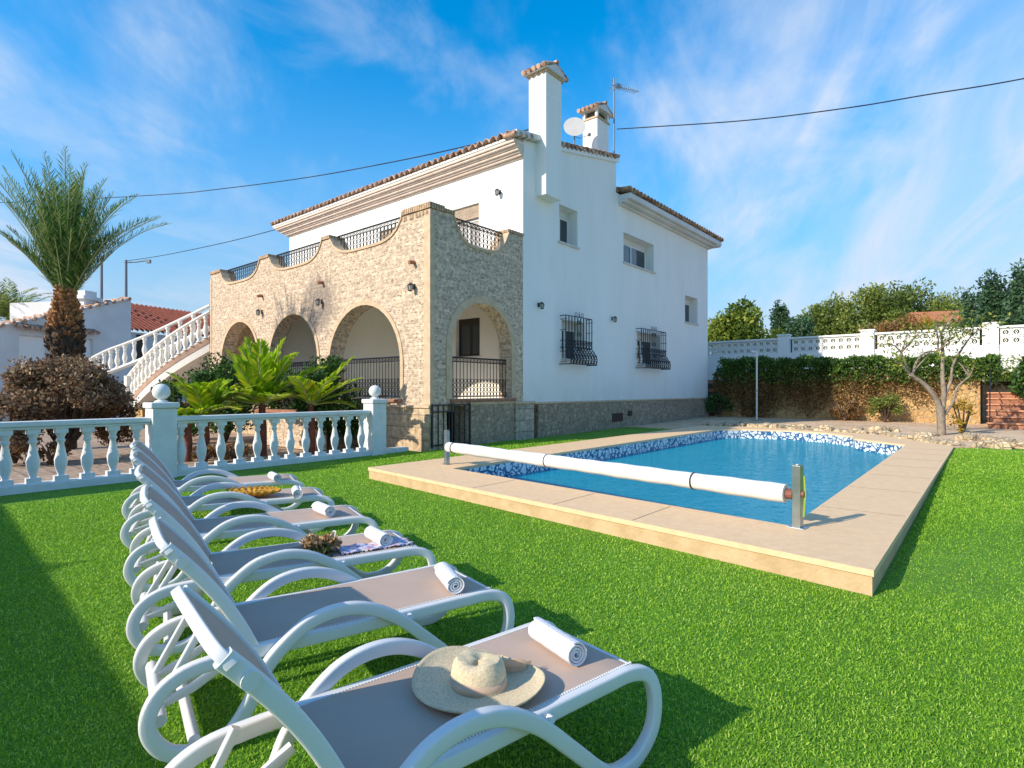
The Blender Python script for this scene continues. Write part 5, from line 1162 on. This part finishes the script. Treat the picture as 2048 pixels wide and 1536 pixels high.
def frond(c, az, el, L_, bend, leafl, n=46, w=.03, vee=.35, droop=.1, taper=.35, jit=.10):      # returns leaflets and the rachis of one palm frond
    d = Vector((math.cos(az) * math.cos(el), math.sin(az) * math.cos(el), math.sin(el))); p = Vector(c); pts = []; q = []
    side = d.cross(Vector((0, 0, 1))); side = side.normalized() if side.length > .05 else Vector((-math.sin(az), math.cos(az), 0))
    st = L_ / n
    for i in range(n + 1):
        t = i / n; pts.append(p.copy()); dd = d.copy(); e = el - bend * t * t; dd = Vector((math.cos(az) * math.cos(e), math.sin(az) * math.cos(e), math.sin(e))); 
        up = side.cross(dd).normalized()
        if up.z < 0: up = -up
        if t > .10:
            ll = leafl * (math.sin(math.pi * min(1, (t * .86 + .12))) ** .6) * rnd.uniform(.85, 1.1)
            for s in (-1, 1):
                a = (side * s * (1 - .45 * t) + dd * (.55 + .6 * t) + up * vee).normalized() ; a.z -= droop * rnd.uniform(.3, 1.5); a += Vector((rnd.uniform(-1, 1), rnd.uniform(-1, 1), rnd.uniform(-1, 1))) * jit; a.normalize()
                ww = dd * w * .5; m_ = p + a * ll * .5; tip = p + a * ll - Vector((0, 0, droop * ll * .5))
                q.append([p - ww * .5, m_ - ww, tip, m_ + ww])
        p = p + dd * st
    return pts, q
def big_palm():
    x, y = at(131, 13.5); r = empty('palm_tree', (x, y, 0), 0, 'tall palm with a bushy grey green crown and shaggy orange brown trunk', 'palm tree')
    b = MB(); pr_ = [(.30, 0), (.27, .6), (.26, 1.3), (.33, 1.9), (.40, 2.3), (.41, 2.6), (.37, 2.95), (.28, 3.25), (.19, 3.55), (.13, 3.9)]; b.lathe([(a * .76, z) for a, z in pr_], n=16); b.build('trunk_core', 'dbark', r, smooth=True)
    b = MB()
    for i in range(1150):
        z = rnd.uniform(.3, 3.75); rr = np.interp(z, [p[1] for p in pr_], [p[0] for p in pr_]); a = i * 2.39996
        ca, sa = math.cos(a), math.sin(a); o_ = rr * .74; hh = rnd.uniform(.10, .17); ww = rnd.uniform(.035, .06)
        P0 = Vector((ca * o_, sa * o_, z)); out_ = Vector((ca, sa, 0)); tn = Vector((-sa, ca, 0)); tip = P0 + out_ * rnd.uniform(.06, .11) + Vector((0, 0, hh))
        b.add([P0 - tn * ww, P0 + tn * ww, P0 + tn * ww * .7 + Vector((0, 0, hh * .8)), P0 - tn * ww * .7 + Vector((0, 0, hh * .8)), tip - tn * ww * .45, tip + tn * ww * .45, tip + Vector((0, 0, -.04)) + tn * ww * .5, tip + Vector((0, 0, -.04)) - tn * ww * .5], [(0, 1, 6, 7), (7, 6, 5, 4), (4, 5, 2, 3), (0, 7, 4, 3), (1, 2, 5, 6)], 0 if z < 2.75 + rnd.uniform(-.3, .3) else 1)
    b.build('leaf_bases', [M['dbark'], M['husk']], r)
    Q = []; b = MB(); c = (0, 0, 3.7)
    specs = [(rnd.uniform(0, 6.28), R(rnd.uniform(66, 89)), rnd.uniform(2.0, 3.2), R(rnd.uniform(0, 30))) for _ in range(84)]
    specs += [(rnd.uniform(0, 6.28), R(rnd.uniform(54, 68)), rnd.uniform(1.1, 2.1), R(rnd.uniform(5, 26))) for _ in range(34)]
    camr = math.atan2(sn, cs)      # azimuth of the camera's right hand side
    specs += [(camr + .25, R(57), 3.0, R(44)), (camr - .2, R(60), 2.9, R(42)), (camr, R(54), 2.6, R(38)), (camr + .1, R(50), 2.7, R(30)), (camr + math.pi, R(70), 3.1, R(16)), (camr + math.pi + .3, R(72), 3.0, R(14)), (camr + math.pi - .3, R(66), 2.2, R(16))]
    for (az, el, L_, bd) in specs:
        pts, q = frond((.08 * math.cos(az), .08 * math.sin(az), 3.6 + rnd.uniform(-.1, .3)), az, el, L_, bd, rnd.uniform(.30, .46), 54, .026, .40, .02, jit=.24); Q += q; b.tube(pts[::4] + [pts[-1]], [.022] + [.010] * (len(pts[::4]) - 1) + [.003], 5)
    b.build('frond_stems', 'frs', r, smooth=60)
    quads('fronds', [[tuple(v) for v in l] for l in Q], 'palm', r)
M['husk'] = mat('orange_husk', (.40, .20, .08), (.25, .12, .05), 10, .9, .4, 20)
M['frs'] = mat('frond_stem', (.30, .36, .14), (.40, .36, .16), 6, .6)
big_palm()
def small_palm(label, u, d, zc, fronds, L0, trunk, seed, grp=None, leafl=.30, w=.055, zt0=0, mt='cyc', stem='redbark'):
    g_ = random.Random(seed); x, y = at(u, d); r = empty('garden_palm', (x, y, zt0), 0, label, 'palm', grp); b = MB()
    b.tube([(0, 0, -.1), (.02, 0, zc * .5), (0, 0, zc)], [trunk * 1.15, trunk, trunk * .7], 9); b.build('trunk', stem, r, smooth=True); Q = []; b = MB()
    for k, (az, el, L_, bd) in enumerate(fronds):
        pts, q = frond((0, 0, zc - .05), az, el, L_ * L0, bd, leafl * g_.uniform(.9, 1.25), 34, w * 2.0, .25, .10); Q += q; b.tube(pts[::4] + [pts[-1]], [.016] * len(pts[::4]) + [.003], 5)
    b.build('frond_stems', 'frs', r, smooth=60); quads('fronds', [[tuple(v) for v in l] for l in Q], mt, r); return r
cr_ = math.atan2(sn, cs); g_ = random.Random(11)
def ring_fr(n, e0, e1, b0, b1, off=0): return [(cr_ + off + 6.283 * k / n + g_.uniform(-.2, .2), R(g_.uniform(e0, e1)), g_.uniform(.8, 1.1), R(g_.uniform(b0, b1))) for k in range(n)]
small_palm('bright green young palm in the middle, with fronds reaching over the arches', 524, 12.2, 1.12, ring_fr(14, 45, 75, 5, 35) + [(cr_ + 3.0, R(58), 1.15, R(10)), (cr_ + .1, R(40), 1.25, R(25)), (cr_ + 2.8, R(75), 1.2, R(5)), (cr_ - 1.2, R(66), 1.2, R(10)), (cr_ + .3, R(76), 1.2, R(12))] + ring_fr(6, 8, 35, 20, 50, .4), 1.22, .09, 4, leafl=.36, w=.06)
small_palm('yellow green young palm on the left, beside the round pillar finial', 410, 11.6, .95, ring_fr(12, 25, 65, 25, 60) + [(cr_ + 3.3, R(60), 1.1, R(30)), (cr_ + .25, R(38), 1.1, R(20))] + ring_fr(6, 5, 25, 20, 50, .4), .98, .085, 5, leafl=.28)
small_palm('yellow tipped young palm on the right, leaning towards the railing', 622, 12.4, 1.10, [(cr_ + .05, R(52), 1.2, R(10)), (cr_ - .15, R(34), 1.15, R(24)), (cr_ + .2, R(24), 1.0, R(20)), (cr_ + 2.9, R(35), .8, R(40)), (cr_ - 1.3, R(50), .7, R(30))] + ring_fr(6, 10, 60, 20, 50, .4), 1.18, .08, 6, leafl=.26)
small_palm('low young palm with pale fronds directly behind the pillar', 376, 11.2, .75, ring_fr(11, 10, 55, 20, 50), .62, .075, 8, leafl=.22, w=.045)
# far palm at the left edge
x, y = at(18, 30); r = empty('palm_tree', (x, y, 0), 0, 'distant palm showing only its spreading green crown above the neighbour roof', 'palm tree'); b = MB(); b.tube([(0, 0, 0), (0, 0, 5.0)], [.3, .22], 9); b.build('trunk', 'dbark', r); Q = []
for k in range(46): _, q = frond((0, 0, 5.0), k * 2.4, R(rnd.uniform(10, 80)), rnd.uniform(2.2, 2.9), R(rnd.uniform(40, 90)), .5, 26, .07, .2, .2); Q += q
quads('fronds', [[tuple(v) for v in l] for l in Q], M['leafo'], r)
# low brick planter behind the palms
x, y = at(600, 13.6); r = empty('brick_planter', (x, y, 0), R(0), 'low terracotta brick planter edge between the bushes', 'planter'); m = MB(); m.box(-1.9, .9, -.15, .15, 0, .82); m.build('planter_wall', M['porch'], r); m = MB(); m.box(-1.95, .95, -.2, .2, .822, .90); m.build('planter_cap', 'terracotta', r, bevel=.01)

# bare frangipani tree by the pool
def frangipani():
    r = empty('pruned_tree', (-1.0, 19.3, .15), 0, 'bare pale branched tree with sparse leaves in front of the golden wall', 'tree'); rt = Vector((cs, sn, 0)); g2 = random.Random(4)
    b = MB(); tips = []
    def P(a, z, q=0): v = rt * a; return (v.x - sn * q, v.y + cs * q, z)
    b.tube(smooth([P(0, -.1), P(-.02, .45), P(-.05, .8)], 4), [.10] * 8 + [.095], 9)
    def br(pts, r0, r1):
        s = smooth(pts, 5); b.tube(s, [.75 * (r0 + (r1 - r0) * i / (len(s) - 1)) for i in range(len(s))], 7); tips.append(pts[-1])
    br([P(-.04, .7), P(-.18, 1.05), P(-.48, 1.40), P(-.85, 1.65)], .11, .06); br([P(-.85, 1.62), P(-.98, 1.95), P(-1.1, 2.25)], .055, .03); br([P(-.8, 1.62), P(-.68, 2.0), P(-.45, 2.25), P(-.1, 2.28)], .05, .028)
    br([P(0, .6), P(.06, 1.1), P(.02, 1.6), P(.03, 2.3), P(-.02, 2.8)], .10, .035); br([P(.05, 1.0), P(.25, 1.5), P(.30, 1.9), P(.55, 2.35), P(.8, 2.7)], .06, .025); br([P(.02, .5), P(.30, .9), P(.42, 1.3), P(.75, 1.6)], .055, .025)
    base = list(tips)
    for p in base:
        for k in range(4):
            q = (p[0] + g2.uniform(-.45, .45), p[1] + g2.uniform(-.45, .45), p[2] + g2.uniform(.15, .65)); b.tube([p, ((p[0] + q[0]) / 2 + .03, (p[1] + q[1]) / 2, (p[2] + q[2]) / 2 + .05), q], [.024, .018, .010], 5); tips.append(q)
    b.build('trunk', 'bark', r, smooth=60)
    P_ = np.concatenate([nr.normal(t, (.16, .16, .13), (42, 3)) for t in tips if t[2] > 1.7]); quad_tree(r, 'leaves', P_, .11, 'leafy', .35)
    x, y = at(1925, 15.5)
    bush('thin yellow twiggy plant right of the pruned tree', x, y, .15, 1.05, .35, 'leafyel', 500, .07, cat='plant', name='low_plant', cl=9)
    x, y = at(1770, 20.5); bush('yellow green plant at the foot of the golden wall', x, y, .2, 1.15, .6, 'leafo', 2200, .08, cat='plant', name='low_plant', cl=12)
    x, y = at(1690, 21.5); bush('low dry bush at the shaded end of the golden wall', x, y, .2, .9, .55, 'hedgeb', 1800, .08, cat='plant', name='low_plant', cl=12)
frangipani()
x, y = at(2100, 17.5); bush('tall dark green glossy bush at the right edge beside the brick steps', x, y, .2, 2.5, .95, n=11000, leaf=.11)
x, y = at(1995, 21.5); bush('yellowish leafy shrub above the brick steps', x, y, 1.2, 1.7, .8, 'leafy', 4500, .10)
x, y = at(1448, 26.0); bush('potted dark plant on the brick shelf', x, y, 1.82, .62, .42, 'leafp', 1400, .08, cat='plant', name='potted_plant', cl=10)
x, y = at(1436, 24.5); bush('dark green plant under the brick shelf', x, y, .3, .95, .6, n=2200, cat='plant', name='low_plant', cl=12)

# trees beyond the wall
TG = 'trees beyond the white block wall'
def bg(name, lab, u, d, vtop, hw, m, cat='tree', n=9000, z0=1.9, cr0=.12, leaf=.2, **k):
    x, y = at(u, d); tree(name, lab, cat, x, y, z0, zt(vtop, d) - z0, hw / F * d, m, n, leaf, .2, group=TG, crown0=cr0, **k)
bg('leafy_tree', 'round yellow green tree beside the right corner of the villa', 1470, 37, 602, 62, 'leafy', n=9000, leaf=.26)
bg('cypress_tree', 'slim pointed cypress rising above its neighbours', 1563, 42, 588, 22, 'leafp', 'cypress', n=5000, clumps=50, spread=.3)
bg('leafy_tree', 'low pale green tree at the foot of the cypress', 1545, 40, 655, 40, 'leafy', n=4000)
bg('conifer_tree', 'dark conifer between the cypress and the wide olive tree', 1606, 39, 628, 36, 'leafp', n=5000)
bg('olive_tree', 'olive green tree on the left of the wide grove', 1668, 44, 596, 66, 'leafo', n=9000, leaf=.25)
bg('olive_tree', 'wide olive green tree with the highest crown of the grove', 1768, 46, 560, 92, 'leafo', n=13000, leaf=.27)
bg('pine_tree', 'wispy topped tree on the right of the grove, above the orange roof', 1872, 46, 560, 72, 'leafo', n=10000, leaf=.25)
bg('autumn_tree', 'orange brown autumn tree behind the block wall', 1790, 33, 632, 72, 'leafb', n=8000, leaf=.14)
bg('autumn_tree', 'small golden yellow tree left of the orange roof', 1848, 34, 615, 26, 'leafyel', n=2200, leaf=.14)
bg('pine_tree', 'blue green pine directly right of the orange roof', 1990, 27, 548, 50, 'leafp', n=8000, leaf=.17)
bg('pine_tree', 'tallest blue green pine at the right edge', 2056, 25, 508, 36, 'leafp', n=6000, leaf=.17)
bg('pine_tree', 'small blue green tree top peeking left of the pines', 1938, 34, 572, 24, 'leafp', n=2500, leaf=.17)
bg('leafy_tree', 'low olive tree closing the view at the right edge', 2090, 30, 600, 60, 'leafo', n=6000)
# house beyond
x, y = at(1925, 40); r = empty('distant_house', (x, y, 1.8), R(20), 'low house with an orange tiled roof behind the block wall', 'house')
m = MB(); m.box(-2.6, 2.2, -1.6, 3, 0, 4.2); m.build('wall', 'cream', r); m = MB(); m.add([(-2.9, -2, 4.2), (2.4, -2, 4.2), (2.4, 1.0, 5.3), (-2.9, 1.0, 5.3), (2.4, 3.5, 4.2), (-2.9, 3.5, 4.2)], [(0, 1, 2, 3), (3, 2, 4, 5), (0, 3, 5), (1, 4, 2)]); m.build('roof', 'orangetile', r)

# ================================================================== LEFT BACKGROUND
def neighbour():
    A = at(-330, 17.5); B = at(262, 28); dv = Vector((B[0] - A[0], B[1] - A[1])); L_ = dv.length; rz = math.atan2(dv.y, dv.x)
    r = empty('neighbour_house', (A[0], A[1], 0), rz, 'white neighbouring house with a sloping tiled parapet and tile hooded windows', 'house')
    zb = 5.85; za = 2.25
    zat = lambda t: za + (zb - za) * t
    def tu(u):      # parameter along the wall for a pixel column
        lo, hi = 0, 1
        for _ in range(40):
            m_ = (lo + hi) / 2; X = A[0] + dv.x * m_; Y = A[1] + dv.y * m_; cx = X * cs + Y * sn; cy = -X * sn + Y * cs
            if 1024 + F * cx / cy < u: lo = m_
            else: hi = m_
        t = (lo + hi) / 2; X = A[0] + dv.x * t; Y = A[1] + dv.y * t; return t * L_, -X * sn + Y * cs
    wins = []
    for (u0, u1, v0, v1) in ((38, 96, 672, 760), (158, 186, 678, 760)):
        a0, d0 = tu(u0); a1, d1 = tu(u1); wins.append((a0, a1, zt(v1, (d0 + d1) / 2), zt(v0, (d0 + d1) / 2)))
    m = MB(); m.plate([(0, -.1), (L_, -.1), (L_, zb), (0, za)], [rect(*w) for w in wins], lambda a, b: (a, 0, b), lambda a, b: (a, .3, b))
    m.box(L_ - .3, L_, .302, 7, -.1, zb - .02); m.build('wall', 'plaster2', r)
    m = MB(); n = 26
    for k in range(n):
        t = (k + .5) / n; m.tube([(t * L_, -.14, zat(t) + .06), (t * L_, .40, zat(t) + .10)], [.09, .08], 6)
    m.build('parapet_tile', 'tile', r, smooth=50)
    m = MB(); m.add([(0, -.05, za), (L_, -.05, zb), (L_, .35, zb), (0, .35, za), (0, -.05, za + .07), (L_, -.05, zb + .07), (L_, .35, zb + .07), (0, .35, za + .07)], [(0, 1, 2, 3), (4, 7, 6, 5), (0, 4, 5, 1), (1, 5, 6, 2), (2, 6, 7, 3), (3, 7, 4, 0)]); m.build('coping', 'plaster2', r)
    for (a0, a1, b0, b1) in wins:
        m = MB(); m.box(a0 + .003, a1 - .003, .12, .15, b0, b1 - .003); f = m.build('shutter', 'plaster', r)
        m = MB(); k = 0
        while a0 - .1 + k * .2 < a1 + .15: m.tube([(a0 - .1 + k * .2, .02, b1 + .42), (a0 - .1 + k * .2, -.32, b1 + .28)], .085, 6); k += 1
        m.build('hood_tile', 'tile', r, smooth=50)
    a, d = tu(200); m = MB(); m.box(a - .35, a + .35, .5, 1.1, 4.6, zt(606, d + 1)); m.box(a - .5, a + .5, .35, 1.25, zt(606, d + 1) + .002, zt(600, d + 1)); m.box(a - .3, a + .3, .5, 1.1, zt(600, d + 1) + .002, zt(589, d + 1)); c = m.build('chimney', 'plaster2', r)
    a, d = tu(222); wall_l = a
neighbour()
A = at(262, 31); B = at(430, 36)
r = empty('tiled_outbuilding', (A[0], A[1], 0), math.atan2(B[1] - A[1], B[0] - A[0]), 'outbuilding with a dark red tiled roof between the neighbour house and staircase', 'house')
L_ = math.hypot(B[0] - A[0], B[1] - A[1])
m = MB(); m.box(-.2, L_ + 4, 0, .3, -.1, zt(664, 31)); m.build('wall', 'plaster2', r)
m = MB(); ze, zr = zt(662, 31), zt(612, 35.5)
def rr_(a, t, h): return (a, -.35 + t * 4.2, ze + t * (zr - ze) + h)
barrel(m, -.3, L_ + 4, rr_, .3, .09, 1); m.build('roof', 'redtile', r, smooth=60)
m = MB(); m.box(.3, .75, -.03, -.001, 1.2, zt(668, 31)); m.build('window', 'brown', r)
for (u, d, vt, arm, lab) in ((252, 33, 520, True, 'street lamp with a long horizontal arm behind the neighbour house'), (203, 33, 512, False, 'thin bare pole rising behind the neighbour chimney')):
    x, y = at(u, d); r = empty('street_lamp' if arm else 'mast_pole', (x, y, 0), YAW, lab, 'street lamp' if arm else 'pole'); H_ = zt(vt, d)
    m = MB(); m.tube([(0, 0, 0), (0, 0, H_)], [.10, .07], 8); m.build('pole', 'galv', r, smooth=True)
    if arm: m = MB(); m.tube([(-.1, 0, H_ - .15), (.6, 0, H_ - .12), (1.25, 0, H_ - .02)], .035, 6); m.box(1.2, 1.42, -.08, .08, H_ - .18, H_ + .02); m.build('lamp_arm', 'galv', r)
# overhead cables
def cable(pts, rad, label, twist=True):
    P = smooth([(*at(u, d), zt(v, d)) for (u, v, d) in pts], 10); m = MB(); m.tube(P, rad, 6); o = m.build('overhead_cable', 'cable', smooth=60)
    return tag(o, label, 'cable', 'overhead cables')
cable([(-250, 402, 38), (0, 405, 34), (310, 390, 29), (440, 378, 27), (620, 354, 24), (800, 321, 21), (950, 288, 18.6), (1075, 254, 17.2)], .019, 'long dark overhead cable sagging from the left edge to the tall chimney')
cable([(1234, 258, 18.2), (1300, 254, 17.6), (1500, 240, 16.4), (1700, 215, 15.3), (1850, 190, 14.6), (2048, 157, 13.6), (2400, 80, 12)], .016, 'dark overhead cable running from the aerial mast to the right edge')
cable([(252, 522, 33), (330, 510, 31), (450, 485, 27), (556, 458, 24.5)], .016, 'thin lower cable from the street lamp to the far end of the tiled eave')

# garden wall behind the row of loungers that throws the straight edged shade on the lawn
def back_wall():
    r = empty('garden_wall', (-3.55, -2.80, 0), math.atan2(.62, -8.9), 'plain white rendered garden wall behind the row of loungers, just outside the photo', 'wall')
    m = MB(); m.box(0, 9.5, -.12, .0, -.1, 1.94); m.build('wall_face', 'plaster', r)
    m = MB(); m.box(-.02, 9.5, -.16, .04, 1.942, 2.0); m.build('wall_coping', 'plaster', r, bevel=.01)
    r = empty('climbing_plant', (-7.0, -2.75, 0), 0, 'leafy plant reaching just above the white garden wall, outside the photo', 'plant')
    b = MB(); b.tube([(0, 0, 0), (.05, -.1, 1.9)], [.03, .02], 6); b.build('stem', 'dbark', r); Q = []
    for k in range(7): _, q = frond((0, -.1, 1.75), R(40 + 16 * k), R(rnd.uniform(40, 78)), rnd.uniform(.35, .62), R(30), .13, 26, .03, .1, .1); Q += q
    quads('fronds', [[tuple(v) for v in l] for l in Q], 'palm', r)
back_wall()
